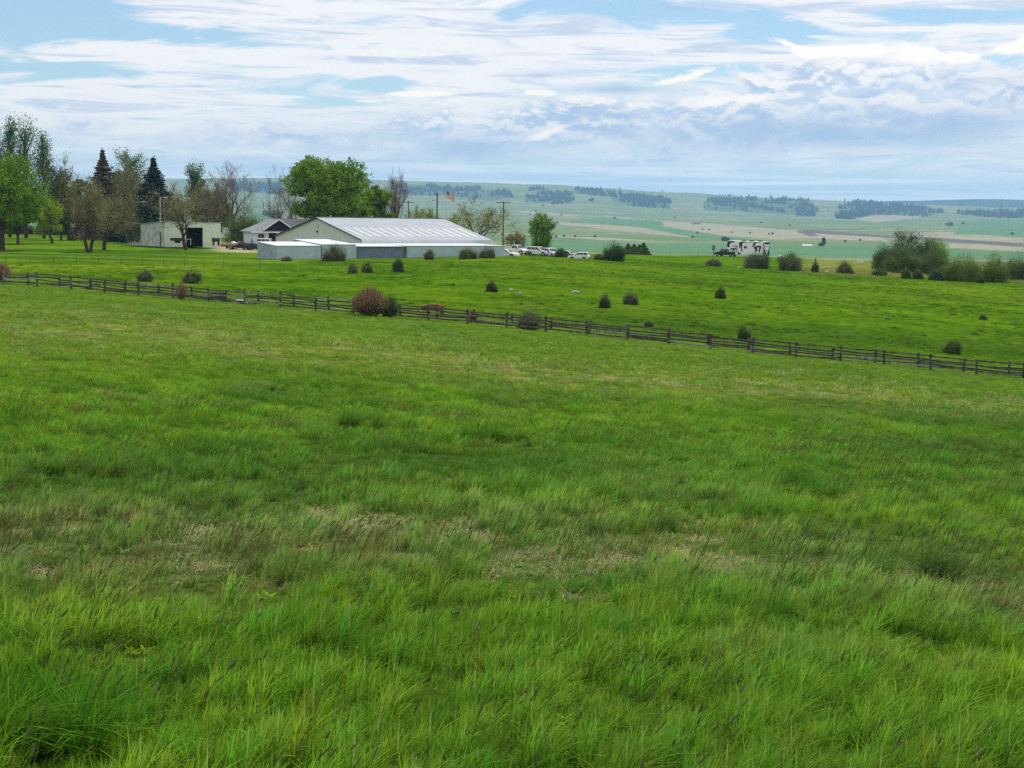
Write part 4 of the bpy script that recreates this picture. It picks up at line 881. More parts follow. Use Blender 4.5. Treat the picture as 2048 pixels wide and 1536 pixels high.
# ------------------------------------------------------------------ vehicles
def panel(mb, q, u0, u1, v0, v1, off, mi=0):
    a, b_, c, d = [Vector(x) for x in q]; n = (b_-a).cross(d-a).normalized()
    P = lambda u, v: (a*(1-u)+b_*u)*(1-v)+(d*(1-u)+c*u)*v
    pts = [P(u0, v0), P(u1, v0), P(u1, v1), P(u0, v1)]
    return mb.hexa([x-n*.01 for x in pts], [x+n*off for x in pts], mi)
def vehicle(kind, loc, head, paint, label, cat, name, L=None, group=None, s=1.0):
    """nose along local +x"""
    t = thing(name, label, cat, loc, head, group)
    spec = {'suv': (4.9, 1.95, 1.80), 'pickup': (5.8, 2.0, 1.92), 'sedan': (4.7, 1.82, 1.45), 'van': (5.2, 2.0, 2.05)}[kind]
    L = L or spec[0]; Wd, Ht = spec[1]*s, spec[2]*s; h = L/2; w2 = Wd/2; belt = {'suv': 1.12, 'pickup': 1.2, 'sedan': .95, 'van': 1.15}[kind]*s; gc = {'suv': .36, 'pickup': .42, 'sedan': .28, 'van': .34}[kind]*s
    wr = {'suv': .38, 'pickup': .42, 'sedan': .33, 'van': .36}[kind]*s; fx, rx = h-.95*s, -h+1.0*s
    def arch(x0):
        return [(x0-wr*1.2, gc)]+[(x0-wr*1.2*math.cos(a), wr+wr*1.18*math.sin(a)) for a in [math.pi*i/8 for i in range(1, 8)]]+[(x0+wr*1.2, gc)]
    hood = belt-.06*s
    low = [(-h, gc+.12)]+[(-h+.08, gc)]+arch(rx)+arch(fx)+[(h-.1, gc), (h, gc+.14), (h, belt-.36*s), (h-.12, hood-.12*s), (h-.9*s, hood), (h-1.25*s, belt)]
    if kind == 'pickup': low += [(-.35*s, belt), (-.35*s, belt), (-h, belt-.02)]
    else: low += [(-h+.04, belt), (-h-.02, belt-.3)]
    ll = [low[0]]
    for q in low[1:]:
        if abs(q[0]-ll[-1][0])+abs(q[1]-ll[-1][1]) > 1e-4: ll.append(q)
    mb = MB(); mb.prism(ll, -w2, w2)
    if kind == 'suv': c0, c1, k0, k1 = -h+.06, h-1.35*s, -h+.42*s, h-2.15*s
    elif kind == 'sedan': c0, c1, k0, k1 = -h+.75*s, h-1.35*s, -h+1.45*s, h-2.15*s
    elif kind == 'van': c0, c1, k0, k1 = -h+.02, h-.75*s, -h+.15*s, h-1.7*s
    else: c0, c1, k0, k1 = -.35*s-.15, h-1.45*s, -.35*s+.1, h-2.15*s
    wi = w2-.03; wt = w2-.20*s
    lo = [(c0, -wi, belt-.02), (c1, -wi, belt-.02), (c1, wi, belt-.02), (c0, wi, belt-.02)]; hi = [(k0, -wt, Ht), (k1, -wt, Ht), (k1, wt, Ht), (k0, wt, Ht)]
    mb.hexa(lo, hi)
    body = mb.build('body', paint, t, bevel=.05*s)
    if kind == 'pickup':
        MB().box(-h+.08, -.35*s-.16, -w2+.1, w2-.1, belt-.30, belt+.003).build('truck_bed', M['trim_dark'], t)
    # glass
    sides = [(lo[0], lo[1], hi[1], hi[0]), (lo[2], lo[3], hi[3], hi[2])]
    for q in sides:
        parts = [(.04, .34), (.37, .64), (.67, .90)] if kind in ('suv', 'van') else [(.08, .46), (.50, .88)]
        if q is sides[1]: parts = [(1-b_, 1-a) for a, b_ in parts]
        for a, b_ in parts:
            g_ = MB(); panel(g_, q, a, b_, .16, .86, .012); g_.build('side_window', M['glass'], t)
    g_ = MB(); panel(g_, (lo[1], lo[2], hi[2], hi[1]), .06, .94, .10, .90, .012); g_.build('windshield', M['glass'], t)
    g_ = MB(); panel(g_, (lo[3], lo[0], hi[0], hi[3]), .10, .90, .25, .86, .012); g_.build('rear_window', M['glass'], t)
    MB().box(h-.005, h+.03, -w2*.55, w2*.55, gc+.22*s, belt-.40*s).build('grille', M['trim_dark'], t)
    MB().box(h-.02, h+.07, -w2*.96, w2*.96, gc+.02, gc+.2*s).build('front_bumper', paint if kind == 'sedan' else M['chrome'], t)
    MB().box(-h-.07, -h+.02, -w2*.96, w2*.96, gc+.04, gc+.22*s).build('rear_bumper', M['chrome'] if kind == 'pickup' else M['trim_dark'], t)
    for sg in (-1, 1):
        MB().box(h-.03, h+.02, sg*w2*.76-.17*s, sg*w2*.76+.17*s, belt-.46*s, belt-.28*s).build('headlight', M['lamp_glass'], t)
        MB().box(-h-.035, -h+.02, sg*w2*.88-.08, sg*w2*.88+.08, belt-.42*s, belt-.12*s).build('tail_light', M['tail_red'], t)
        MB().box(c1-.5*s, c1-.3*s, min(sg*(w2), sg*(w2+.2)), max(sg*(w2), sg*(w2+.2)), belt+.0, belt+.16*s).build('mirror', M['trim_dark'], t)
        for x0 in (fx, rx):
            wy = sg*(w2-.12); wo = bpy.data.objects.new('wheel', None); link(wo, t); wo.location = (x0, wy, wr); wo.empty_display_size = .2
            MB().tube((0, -.11, 0), (0, .11, 0), wr, wr, 20).build('tyre', M['rubber'], wo)
            MB().tube((0, sg*.08, 0), (0, sg*.125, 0), wr*.6, wr*.56, 14).build('rim', M['chrome'], wo)
    return t
def gp(c, Yd, dz=0): p = ground_at(c, Yd); p[2] += dz; return p
vehicle('pickup', gp(1031, 318, .05), R(-36), M['car_white'], 'white crew cab pickup parked right next to the end of the lean-to', 'pickup truck', 'pickup_truck')
vehicle('suv', gp(1077, 317), R(-30), M['car_white'], 'long white suv parked between the pickup and the dark-windowed car', 'suv', 'parked_suv')
vehicle('suv', gp(1102, 316, -.15), R(-52), M['car_white'], 'white suv with dark windows parked left of the bush', 'suv', 'parked_suv', L=4.5)
vehicle('sedan', gp(1137, 314, -.1), R(-32), M['car_silver'], 'silver car parked just right of the bush', 'car', 'parked_car')
vehicle('suv', gp(1158, 311, -.35), R(165), M['car_white'], 'white hatchback, rightmost of the parked cars', 'car', 'parked_car', L=4.1, s=.88)
vehicle('sedan', gp(1014, 306, -.25), R(-28), M['car_white'], 'low white car half hidden by grass in front of the white pickup', 'car', 'parked_car')
vehicle('pickup', gp(484, 334, -.1), R(-150), M['car_maroon'], 'old dark maroon pickup in the gravel yard beside the tall pole', 'pickup truck', 'pickup_truck', L=5.3, s=.92)
vehicle('suv', gp(507, 332, -.1), R(-12), M['car_black'], 'black car in front of the house, left of the lean-tos', 'car', 'parked_car', L=4.3, s=.85)
vehicle('van', gp(535, 341, .2), R(-14), M['car_white'], 'white van parked at the house garage behind the lean-to roofs', 'van', 'parked_van', L=4.6, s=.95)
# boat on its trailer
p = gp(463, 338); t = thing('boat', 'cream coloured motor boat on a trailer behind the tall brown pole', 'boat', p, R(-8))
hl = []
for x, wy, zk in ((-2.4, .85, .55), (-.8, .95, .5), (1.0, .8, .55), (2.1, .4, .8), (2.7, .04, 1.15)): hl.append([(x, -wy, 1.15), (x, -wy*.75, zk+.2), (x, 0, zk), (x, wy*.75, zk+.2), (x, wy, 1.15)])
vs = [q for r_ in hl for q in r_]; fs = [(i*5+j, i*5+j+1, (i+1)*5+j+1, (i+1)*5+j) for i in range(4) for j in range(4)]+[(0, 1, 2, 3, 4)]+[(i*5+4, i*5, (i+1)*5, (i+1)*5+4) for i in range(4)]
m_ = MB(); m_.add(vs, fs); m_.build('hull', M['boat_cream'], t)
MB().hexa([(.2, -.6, 1.15), (1.1, -.5, 1.15), (1.1, .5, 1.15), (.2, .6, 1.15)], [(.1, -.5, 1.5), (.4, -.4, 1.5), (.4, .4, 1.5), (.1, .5, 1.5)]).build('cabin', M['white_paint'], t)
MB().box(-2.2, 2.3, -.5, -.4, .38, .46).box(-2.2, 2.3, .4, .5, .38, .46).box(2.2, 3.3, -.05, .05, .38, .46).build('boat_trailer', M['trim_dark'], t)
for sg in (-1, 1): MB().tube((-.6, sg*.85, .3), (-.6, sg*1.02, .3), .3, .3, 12).build('wheel', M['rubber'], t)
# closed patio umbrella by the house
p = gp(504, 343, .0); t = thing('patio_umbrella', 'teal patio umbrella, folded, at the left end of the house', 'umbrella', p)
MB().tube((0, 0, -.2), (0, 0, 2.3), .03).build('pole', M['pole_metal'], t); m_ = MB(); m_.tube((0, 0, .75), (0, 0, 2.2), .42, .07, 10); m_.build('canopy', M['teal_plastic'], t)
# ------------------------------------------------------------------ fifth wheel trailer and its truck
hd = math.atan2(.69, -.72)
rear = at(1527, 516, 396); px_m = 396/F; dirv = Vector((-.72, .69)); Hrv = 32.5*px_m; zb = rear[2]
rv = thing('travel_trailer', 'white and black fifth wheel travel trailer parked on the brow', 'travel trailer', (rear[0], rear[1], zb), hd)
# local x runs from the rear end forwards; the near side is +y... computed so that it faces the camera
Lr, Wr = 11.2, 2.5; sgn = 1.0                     # near side is local +y (left of heading)
y0, y1 = 0.0, -Wr
BT = Hrv; BB = .62
poly = [(0, BB), (Lr-2.6, BB), (Lr-2.5, 1.75), (Lr-.5, 1.75), (Lr, 2.2), (Lr+.15, 3.1), (Lr-.25, BT-.05), (Lr-.6, BT), (0, BT-.05)]
m_ = MB(); m_.prism(poly, y1, y0); m_.build('body', M['rv_white'], rv, bevel=.06)
def decal(pts, mt, nm='stripe'):
    n = len(pts); q = MB(); q.add([(x, y0+.004, z) for x, z in pts]+[(x, y0+.016, z) for x, z in pts], [tuple(range(n)), tuple(range(2*n-1, n-1, -1))]+[(i, (i+1) % n, (i+1) % n+n, i+n) for i in range(n)]); return q.build(nm, mt, rv)
decal([(Lr-.1, 2.3), (Lr+.05, 3.1), (Lr-.35, BT-.12), (Lr-2.2, BT-.12), (Lr-2.4, BT-.45), (Lr-1.3, BT-.5), (Lr-.75, BT-.95), (Lr-.8, 2.35)], M['rv_black'])
decal([(Lr-1.1, 2.1), (Lr-2.9, 2.25), (Lr-3.6, 2.0), (Lr-2.6, 1.8), (Lr-1.0, 1.8)], M['rv_black'])
decal([(Lr-1.5, 2.75), (Lr-3.3, 2.95), (Lr-2.9, 2.6), (Lr-1.6, 2.55)], M['rv_grey'])
decal([(Lr-3.4, BB+.1), (Lr-3.5, 1.3), (Lr-3.8, 1.3), (Lr-3.8, BB+.5), (Lr-4.3, BB+.4), (Lr-4.3, BB+.1)], M['rv_black'])
decal([(Lr-3.7, 2.3), (Lr-3.7, BT-.35), (Lr-4.3, BT-.2), (Lr-5.9, BT-.15), (Lr-5.6, BT-.4), (Lr-4.7, BT-.55), (Lr-4.6, 2.0), (Lr-4.9, 1.4), (Lr-4.6, 1.3), (Lr-4.3, 1.9), (Lr-4.3, 2.3)], M['rv_black'])
decal([(Lr-3.85, 2.4), (Lr-3.85, 2.85), (Lr-4.2, 2.85), (Lr-4.2, 2.4)], M['rv_white'], 'entry_panel')
decal([(2.9, BT-.15), (1.9, BT-.15), (2.3, BT-.45), (3.3, 2.6), (3.6, 2.65)], M['rv_black'])
decal([(2.6, 1.5), (2.6, 2.9), (.8, 3.0), (.8, 2.6), (1.2, 1.3), (1.45, 1.3), (1.45, 2.6), (1.95, 2.6), (1.95, 1.7), (2.2, 1.5)], M['rv_black'])
decal([(.0, BB+.1), (.0, BT-.2), (.35, BT-.25), (.45, BB+.1)], M['rv_grey'])
for x_ in (2.1, 5.1): MB().box(x_, x_+.9, y0+.018, y0+.03, 2.2, 2.75).build('window', M['glass'], rv)
MB().box(7.9, 8.5, y0+.018, y0+.03, 1.2, 2.9).build('door', M['rv_grey'], rv)
MB().box(1.0, 6.6, y0+.02, y0+.10, BT-.26, BT-.14).build('awning', M['rv_grey'], rv)
def rearp(pts, mt, nm, off=.004, th=.012):
    n = len(pts); q = MB(); q.add([(-off, y, z) for y, z in pts]+[(-off-th, y, z) for y, z in pts], [tuple(range(n-1, -1, -1)), tuple(range(n, 2*n))]+[(i, (i+1) % n, (i+1) % n+n, i+n) for i in range(n)]); return q.build(nm, mt, rv)
rearp([(-.06, BB+.05), (-.06, BT-.12), (-Wr+.06, BT-.12), (-Wr+.06, BB+.05)], M['rv_black'], 'rear_panel')
yc = -Wr/2
rearp([(yc+1.05, BT-.85), (yc+1.05, BT-.55), (yc+.6, BT-.75), (yc-.6, BT-.75), (yc-1.05, BT-.55), (yc-1.05, BT-.85), (yc-.7, 2.0), (yc, .95), (yc+.7, 2.0)], M['rv_white'], 'shield_mark', .018)
rearp([(yc+.7, BT-1.25), (yc+.7, BT-1.08), (yc-.7, BT-1.08), (yc-.7, BT-1.25)], M['rv_black'], 'shield_bar', .034)
rearp([(yc+.38, 2.0), (yc-.38, 2.0), (yc, 1.55)], M['rv_black'], 'shield_point', .034)
MB().box(-.12, .03, -Wr+.1, -.1, BB-.2, BB-.02).build('bumper', M['trim_dark'], rv)
for x_ in (1.6, 4.2, 6.6): MB().box(x_, x_+.75, -1.7, -.8, BT-.02, BT+.24).build('roof_unit', M['trim_dark'], rv)
for x_ in (2.7, 3.7):
    for yy0 in (-.16, -Wr+.16): MB().tube((x_, yy0-.12, .38), (x_, yy0+.12, .38), .38, .38, 18).build('wheel', M['rubber'], rv)
MB().box(2.2, 4.2, -Wr+.5, -.5, .35, BB).build('axle_frame', M['trim_dark'], rv)
MB().tube((Lr-2.3, -.4, -.1), (Lr-2.3, -.4, 1.75), .06).tube((Lr-2.3, -Wr+.4, -.1), (Lr-2.3, -Wr+.4, 1.75), .06).build('landing_leg', M['trim_dark'], rv)
MB().tube((Lr-1.0, yc, 1.2), (Lr-1.0, yc, 1.78), .12).build('hitch_pin', M['trim_dark'], rv)
tp = Vector((rear[0], rear[1], 0))+Vector((dirv.x, dirv.y, 0))*(Lr+1.1)+Vector((.69, .72, 0))*(Wr/2-.1)
vehicle('pickup', (tp.x, tp.y, zb-.05), hd, M['car_black'], 'black pickup hitched under the front of the travel trailer', 'pickup truck', 'pickup_truck', L=6.0)
# roadside sign
p = at(1426.5, 514, 402); t = thing('road_sign', 'dark square sign on a short post left of the black pickup', 'sign', p, R(8))
MB().tube((0, 0, -.8), (0, 0, 2.0), .09, .09, 8).build('post', M['old_wood'], t)
MB().box(-.33, .33, -.05, .05, 1.75, 2.0).box(-.33, .33, -.05, .05, 2.65, 2.85).box(-.33, -.14, -.05, .05, 2.0, 2.65).box(.14, .33, -.05, .05, 2.0, 2.65).build('frame', M['old_wood'], t)
MB().box(-.14, .14, -.03, .03, 2.0, 2.65).build('panel', M['pole_grey'], t)
# ------------------------------------------------------------------ poles and the flag
def top_h(c, Yd, rt):
    g0 = ground_at(c, Yd); d = Vector(g0).dot(fw); return g0, (proj(g0)[1]-rt)*d/F
def crossarm(t, z, w_, mt): MB().box(-w_, w_, -.07, .07, z-.07, z+.07).build('crossarm', mt, t); [MB().tube((x, 0, z+.07), (x, 0, z+.25), .05, .04, 6).build('insulator', M['trim_dark'], t) for x in (-w_*.9, -w_*.3, w_*.3, w_*.9)]
g0, h = top_h(321, 328, 394); t = thing('lamp_pole', 'yard light pole with a curved arm in front of the shed', 'lamp post', g0)
MB().tube((0, 0, -.3), (0, 0, 3.4), .17, .15, 8).build('pole_foot', M['pole_brown'], t); MB().tube((0, 0, 3.4), (0, 0, h), .13, .11, 8).build('pole', M['pole_metal'], t)
MB().tube((0, 0, h-.45), (.55, 0, h-.15), .05).tube((.55, 0, h-.15), (1.0, 0, h-.13), .05).build('arm', M['pole_metal'], t); MB().tube((.95, 0, h-.15), (1.5, 0, h-.17), .12, .09, 8).build('lamp_head', M['white_paint'], t)
g0, h = top_h(460, 330, 384); t = thing('utility_pole', 'plain tall brown pole without a crossarm, beside the boat', 'pole', g0); MB().tube((0, 0, -.3), (0, 0, h), .17, .11, 8).build('pole', M['pole_brown'], t)
MB().box(-.16, .16, -.22, -.12, 1.2, 1.75).build('meter_box', M['pole_grey'], t)
g0, h = top_h(816, 402, 402); t = thing('utility_pole', 'thin utility pole with crossarm behind the roof, leftmost of the crossarm poles', 'utility pole', g0); MB().tube((0, 0, -.3), (0, 0, h), .16, .12, 8).build('pole', M['pole_brown'], t); crossarm(t, h-.45, 1.35, M['old_wood'])
g0, h = top_h(873, 380, 387); t = thing('utility_pole', 'dark thick pole behind the roof, just left of the flag', 'utility pole', g0); MB().tube((0, 0, -.3), (0, 0, h), .19, .15, 8).build('pole', M['old_wood'], t); MB().box(-.65, .15, -.06, .06, h-.32, h-.18).build('crossarm', M['old_wood'], t)
MB().tube((-1.2, 0, h-1.7), (-.75, 0, h-1.7), .09, .09, 6).tube((-.75, 0, h-1.7), (0, 0, h-1.75), .03).build('lamp_arm', M['trim_dark'], t)
g0, h = top_h(1005.5, 342, 403); t = thing('utility_pole', 'utility pole with wide crossarm and transformer by the parked cars', 'utility pole', g0); MB().tube((0, 0, -.3), (0, 0, h), .17, .13, 8).build('pole', M['pole_brown'], t); crossarm(t, h-.35, 1.5, M['old_wood'])
MB().tube((.32, 0, h-2.5), (.32, 0, h-1.8), .2, .2, 10).build('transformer', M['pole_grey'], t)
g0, h = top_h(890.5, 372, 377); fp = thing('flagpole', 'slim pale flagpole rising behind the arena ridge', 'flagpole', g0); MB().tube((0, 0, -.3), (0, 0, h), .07, .04, 8).build('pole', M['pole_metal'], fp); MB().tube((0, 0, h), (0, 0, h+.14), .08, .03, 8).build('finial', M['chrome'], fp)
m_flag = bpy.data.materials.new('flag_cloth'); m_flag.use_nodes = True; g = NG(m_flag.node_tree); b = g.n['Principled BSDF']
ua = g.new('ShaderNodeAttribute', attribute_name='UVMap'); sp = g.new('ShaderNodeSeparateXYZ'); g.l.new(ua.outputs['Vector'], sp.inputs[0]); u, v_, _ = sp.outputs
stripe = g.m('GREATER_THAN', g.m('FRACT', g.m('MULTIPLY', v_, 6.5)), .5)          # 13 stripes, red first and last
colr = g.mix(stripe, (.42, .02, .03, 1), (.72, .70, .68, 1))
stripe_n = stripe
canton = g.m('MULTIPLY', g.m('LESS_THAN', u, .4), g.m('GREATER_THAN', v_, 6/13.0))
su = g.m('MULTIPLY', g.m('DIVIDE', u, .4), 6); sv = g.m('MULTIPLY', g.m('DIVIDE', g.m('SUBTRACT', v_, 6/13.0), 7/13.0), 5)
dd = g.m('SQRT', g.m('ADD', g.m('POWER', g.m('SUBTRACT', g.m('FRACT', su), .5), 2), g.m('POWER', g.m('SUBTRACT', g.m('FRACT', sv), .5), 2)))
colr = g.mix(canton, colr, g.mix(g.m('LESS_THAN', dd, .24), (.02, .03, .11, 1), (.7, .7, .7, 1)))
g.put(b.inputs['Base Color'], colr); b.inputs['Roughness'].default_value = .8
nx_, ny_ = 22, 13; vs = []; uvs = []
for j in range(ny_+1):
    for i in range(nx_+1):
        a, c = i/nx_, j/ny_; x = 1.95*a; z = h-.75-1.35*(1-c)-1.25*a**1.25*(.65+.35*(1-c)); y = .20*math.sin(a*9+c*1.2)*a**.6
        vs.append((x+.06, y, z)); uvs.append((a, c))
fl = MB(); fl.add(vs, [(j*(nx_+1)+i, j*(nx_+1)+i+1, (j+1)*(nx_+1)+i+1, (j+1)*(nx_+1)+i) for j in range(ny_) for i in range(nx_)]); fo = fl.build('flag', m_flag, None, smooth=True)
uvl = fo.data.uv_layers.new(name='UVMap'); [setattr(uvl.data[l.index], 'uv', uvs[l.vertex_index]) for l in fo.data.loops]
fo.location = g0; fo.rotation_euler = (0, 0, R(-12)); tag(fo, 'american flag blowing to the right from its pole', 'flag')
# ------------------------------------------------------------------ the two rail fences
def fence_xy(c, off=0.0):
    """point of the fence line seen in photograph column c"""
    a = np.array([ray(8, 577)[0]/ray(8, 577)[1]*130.0, 130.0]); b_ = np.array([ray(2047, 757)[0]/ray(2047, 757)[1]*111.0, 111.0])
    d = (b_-a)/np.linalg.norm(b_-a); n = np.array([-d[1], d[0]])*off; a = a+n; b_ = b_+n
    r = np.interp(c, [0, 2048], [575, 755]); k = ray(c, r); k = k[0]/k[1]
    # a + s*(b-a): x = k*y
    s = (k*a[1]-a[0])/((b_[0]-a[0])-k*(b_[1]-a[1])); p = a+s*(b_-a)
    return p
def rail_fence(name, label, cols, off, hp_, rails, seed, wood, pale_first=False, jit=.05):
    rng = random.Random(seed); pts = []
    for c in cols:
        x, y = fence_xy(c, off); pts.append(Vector((x, y, float(H(x, y)[0]))))
    o = pts[len(pts)//2]; t = thing(name, label, 'fence', o)
    for i, p in enumerate(pts):
        l = p-o; hh = hp_*rng.uniform(.94, 1.08); tx, ty = rng.uniform(-jit, jit), rng.uniform(-jit, jit); w_ = rng.uniform(.075, .10)
        m_ = MB(); m_.tube((l.x, l.y, l.z-.3), (l.x+tx, l.y+ty, l.z+hh), w_, w_*.9, 7); m_.build('post', M['grey_wood'] if (pale_first and i == 1) else wood, t)
    for i in range(len(pts)-1):
        a, b_ = pts[i]-o, pts[i+1]-o; d = (b_-a).normalized(); n = Vector((d.y, -d.x, 0)).normalized()*.11
        for z in rails:
            za, zb_ = z+rng.uniform(-.08, .07), z+rng.uniform(-.08, .07)
            A = a+n-d*.12; B = b_+n+d*.12; m_ = MB(); sag = rng.uniform(-.07, .03); Mi = (A+B)/2+Vector((0, 0, sag))
            for (p_, q_, z1_, z2_) in ((A, Mi, za, (za+zb_)/2), (Mi, B, (za+zb_)/2, zb_)):
                w1 = .028; hw = .055; nn = n.normalized()*w1
                m_.hexa([p_-nn+Vector((0, 0, z1_-hw)), q_-nn+Vector((0, 0, z2_-hw)), q_+nn+Vector((0, 0, z2_-hw)), p_+nn+Vector((0, 0, z1_-hw))], [p_-nn+Vector((0, 0, z1_+hw)), q_-nn+Vector((0, 0, z2_+hw)), q_+nn+Vector((0, 0, z2_+hw)), p_+nn+Vector((0, 0, z1_+hw))])
            m_.build('rail', M['grey_wood'] if rng.random() < .10 else wood, t)
front = [-60, 8, 75, 143, 210, 277, 347, 417, 489, 561, 632, 707, 782, 857, 935, 1013, 1092, 1173, 1255, 1337, 1421, 1505, 1592, 1680, 1768, 1861, 1953, 2047, 2142]
back = [-72, -8, 57, 120, 183, 250, 318, 385, 451, 518, 588, 658, 729, 801, 874, 949, 1024, 1101, 1178, 1257, 1338, 1416, 1498, 1580, 1665, 1750, 1837, 1926, 2018, 2112]
rail_fence('rail_fence', 'dark weathered wooden rail fence, the nearer of the two parallel ones', front, 0.0, 1.16, (.98, .60, .24), 4, M['weathered_wood'], True)
rail_fence('rail_fence', 'older dark rail fence running close behind the nearer one', back, 2.3, 1.0, (.66, .28, -.02), 9, M['old_wood'], jit=.10)
def wire_fence(label, pts, hh, mt, wires=(.45, .9)):
    o = Vector([float(v) for v in pts[0]]); t = thing('wire_fence', label, 'fence', o)
    for p in pts: l = Vector([float(v) for v in p])-o; MB().tube((l.x, l.y, l.z-.2), (l.x, l.y, l.z+hh), .035, .03, 5).build('post', mt, t)
    for w_ in wires:
        m_ = MB()
        for a, b_ in zip(pts[:-1], pts[1:]): A = Vector([float(v) for v in a])-o; B = Vector([float(v) for v in b_])-o; m_.tube(A+Vector((0, 0, w_)), B+Vector((0, 0, w_)), .008, .008, 4, cap=False)
        m_.build('wire', M['pole_grey'], t)
wire_fence('thin wire fence on metal posts along the edge of the lawn', [ground_at(c, 206+.004*c) for c in (-30, 12, 60, 107, 153, 197, 242, 285, 327, 369, 408, 447, 485, 520)], 1.0, M['old_wood'])
wire_fence('thin wire fence along the brow between the cars and the trailer', [ground_at(c, 404) for c in (1112, 1158, 1205, 1250, 1296, 1341, 1397, 1450)], 1.1, M['old_wood'])
# ------------------------------------------------------------------ grazing calf
pc = hit(868, 634); print('CALF', pc)
cf = thing('calf', 'reddish brown calf with a white face grazing behind the rail fence', 'calf', pc, R(172))
def skin(name, nodes, edges, mt, parent, sub=2, root=0):
    me = bpy.data.meshes.new(name); me.from_pydata([n[:3] for n in nodes], edges, []); o = link(bpy.data.objects.new(name, me), parent); me.materials.append(mt)
    md = o.modifiers.new('skin', 'SKIN'); md.use_smooth_shade = True
    for i, n in enumerate(nodes):
        sv = me.skin_vertices[0].data[i]; sv.radius = (n[3], n[4] if len(n) > 4 else n[3]); sv.use_root = i == root
    s2 = o.modifiers.new('smooth', 'SUBSURF'); s2.levels = sub; s2.render_levels = sub
    return o
N = [(0, 0, .80, .25, .27), (.35, 0, .80, .23, .25), (.62, 0, .82, .20, .24), (-.35, 0, .80, .24, .26), (-.62, 0, .84, .20, .21), (.85, 0, .74, .13, .16), (1.02, 0, .52, .10, .12),   # trunk and neck
     (.50, .15, .60, .09), (.50, .16, .34, .055), (.51, .16, .06, .042), (.58, .16, .01, .05), (.50, -.15, .60, .09), (.48, -.16, .34, .055), (.44, -.16, .06, .042), (.51, -.16, .01, .05),
     (-.55, .15, .62, .13), (-.50, .16, .45, .085), (-.66, .16, .30, .05), (-.60, .16, .06, .042), (-.53, .16, .01, .05), (-.55, -.15, .62, .13), (-.58, -.16, .45, .085), (-.74, -.16, .30, .05), (-.70, -.16, .06, .042), (-.63, -.16, .01, .05),
     (-.80, 0, .86, .035), (-.86, 0, .55, .018), (-.86, 0, .36, .035)]
Eg = [(0, 1), (1, 2), (0, 3), (3, 4), (2, 5), (5, 6), (2, 7), (7, 8), (8, 9), (9, 10), (2, 11), (11, 12), (12, 13), (13, 14), (4, 15), (15, 16), (16, 17), (17, 18), (18, 19), (4, 20), (20, 21), (21, 22), (22, 23), (23, 24), (4, 25), (25, 26), (26, 27)]
Nh = [(1.00, 0, .50, .11, .11), (1.10, 0, .34, .10, .115), (1.18, 0, .18, .075, .075), (1.22, 0, .09, .065, .06), (1.05, .14, .46, .035, .05), (1.03, .22, .42, .02, .045), (1.05, -.14, .46, .035, .05), (1.03, -.22, .42, .02, .045)]
skin('body', N, Eg, M['hide_red'], cf)
hd_ = skin('head', Nh, [(0, 1), (1, 2), (2, 3), (0, 4), (4, 5), (0, 6), (6, 7)], M['hide_white'], cf)
for sg in (-1, 1):
    e = MB(); e.tube((1.10, sg*.085, .40), (1.10, sg*.112, .40), .018, .012, 8); e.build('eye', M['rubber'], hd_)
# ------------------------------------------------------------------ rocks, far buildings
def rock(c, rb, wpx, hpx, label, seed, Yd=None, mt='rock'):
    p = hit(c, rb) if not Yd else ground_at(c, Yd); m = Vector(p).dot(fw)/F; rng = np.random.default_rng(seed)
    import bmesh
    bm = bmesh.new(); bmesh.ops.create_icosphere(bm, subdivisions=3, radius=1); ph = rng.uniform(0, 6, 9)
    for v in bm.verts:
        k = 1+.16*math.sin(v.co.x*3+ph[0])*math.cos(v.co.y*3+ph[1])+.10*math.sin(v.co.z*6+ph[2]+v.co.x*4)+.05*math.sin(v.co.y*11+ph[3]); v.co *= k; v.co.x *= wpx*m/2; v.co.y *= wpx*m/2*.8; v.co.z = v.co.z*hpx*m*.62+hpx*m*.35
    me = bpy.data.meshes.new('field_rock'); bm.to_mesh(me); bm.free(); me.materials.append(M[mt]); o = link(bpy.data.objects.new('field_rock', me)); o.location = [float(v) for v in p]; o.rotation_euler = (0, 0, rng.uniform(-.5, .5))
    return tag(o, label, 'rock')
rock(1023, 583, 11, 6, 'small pale rock in the pasture, left of a pair', 1); rock(1040, 590, 8, 7, 'small pale rock in the pasture, right of a pair', 2); rock(1151, 587, 18, 6, 'flat pale rock alone in the pasture', 3)
rock(482, 608, 30, 9, 'dark half buried boulder at the foot of the left fence', 4, mt='rock'); rock(496, 607, 9, 8, 'small whitish stone on the boulder by the fence post', 5)
rock(1653, 541, 9, 4, 'pale stone in the tan scrub right of the slim shrub', 6, Yd=300); rock(1480, 535, 9, 3, 'pale stone lying in the grass left of the dark bushes', 7, Yd=310)
def far_building(c, rb, wpx, hpx, label, rz=0.0, wall='white_paint'):
    p = hit(c, rb, 600); m = Vector(p).dot(fw)/F; w_, h_ = wpx*m, hpx*m; t = thing('farm_building', label, 'building', p, rz)
    MB().box(-w_/2, w_/2, -w_*.3, w_*.3, -2, h_*.55).build('wall', M[wall], t); r_ = MB(); r_.add([(-w_*.52, -w_*.33, h_*.55), (w_*.52, -w_*.33, h_*.55), (w_*.52, w_*.33, h_*.55), (-w_*.52, w_*.33, h_*.55), (-w_*.52, 0, h_*1.05), (w_*.52, 0, h_*1.05)], [(0, 1, 5, 4), (2, 3, 4, 5), (0, 4, 3), (1, 2, 5), (3, 2, 1, 0)]); r_.build('roof', M['eave_white'], t)
far_building(1614, 492.5, 19, 3.4, 'long white farm building far out on the prairie right of the trailer'); far_building(1996, 427.5, 7, 4.5, 'tiny white building on the distant hills at the right')
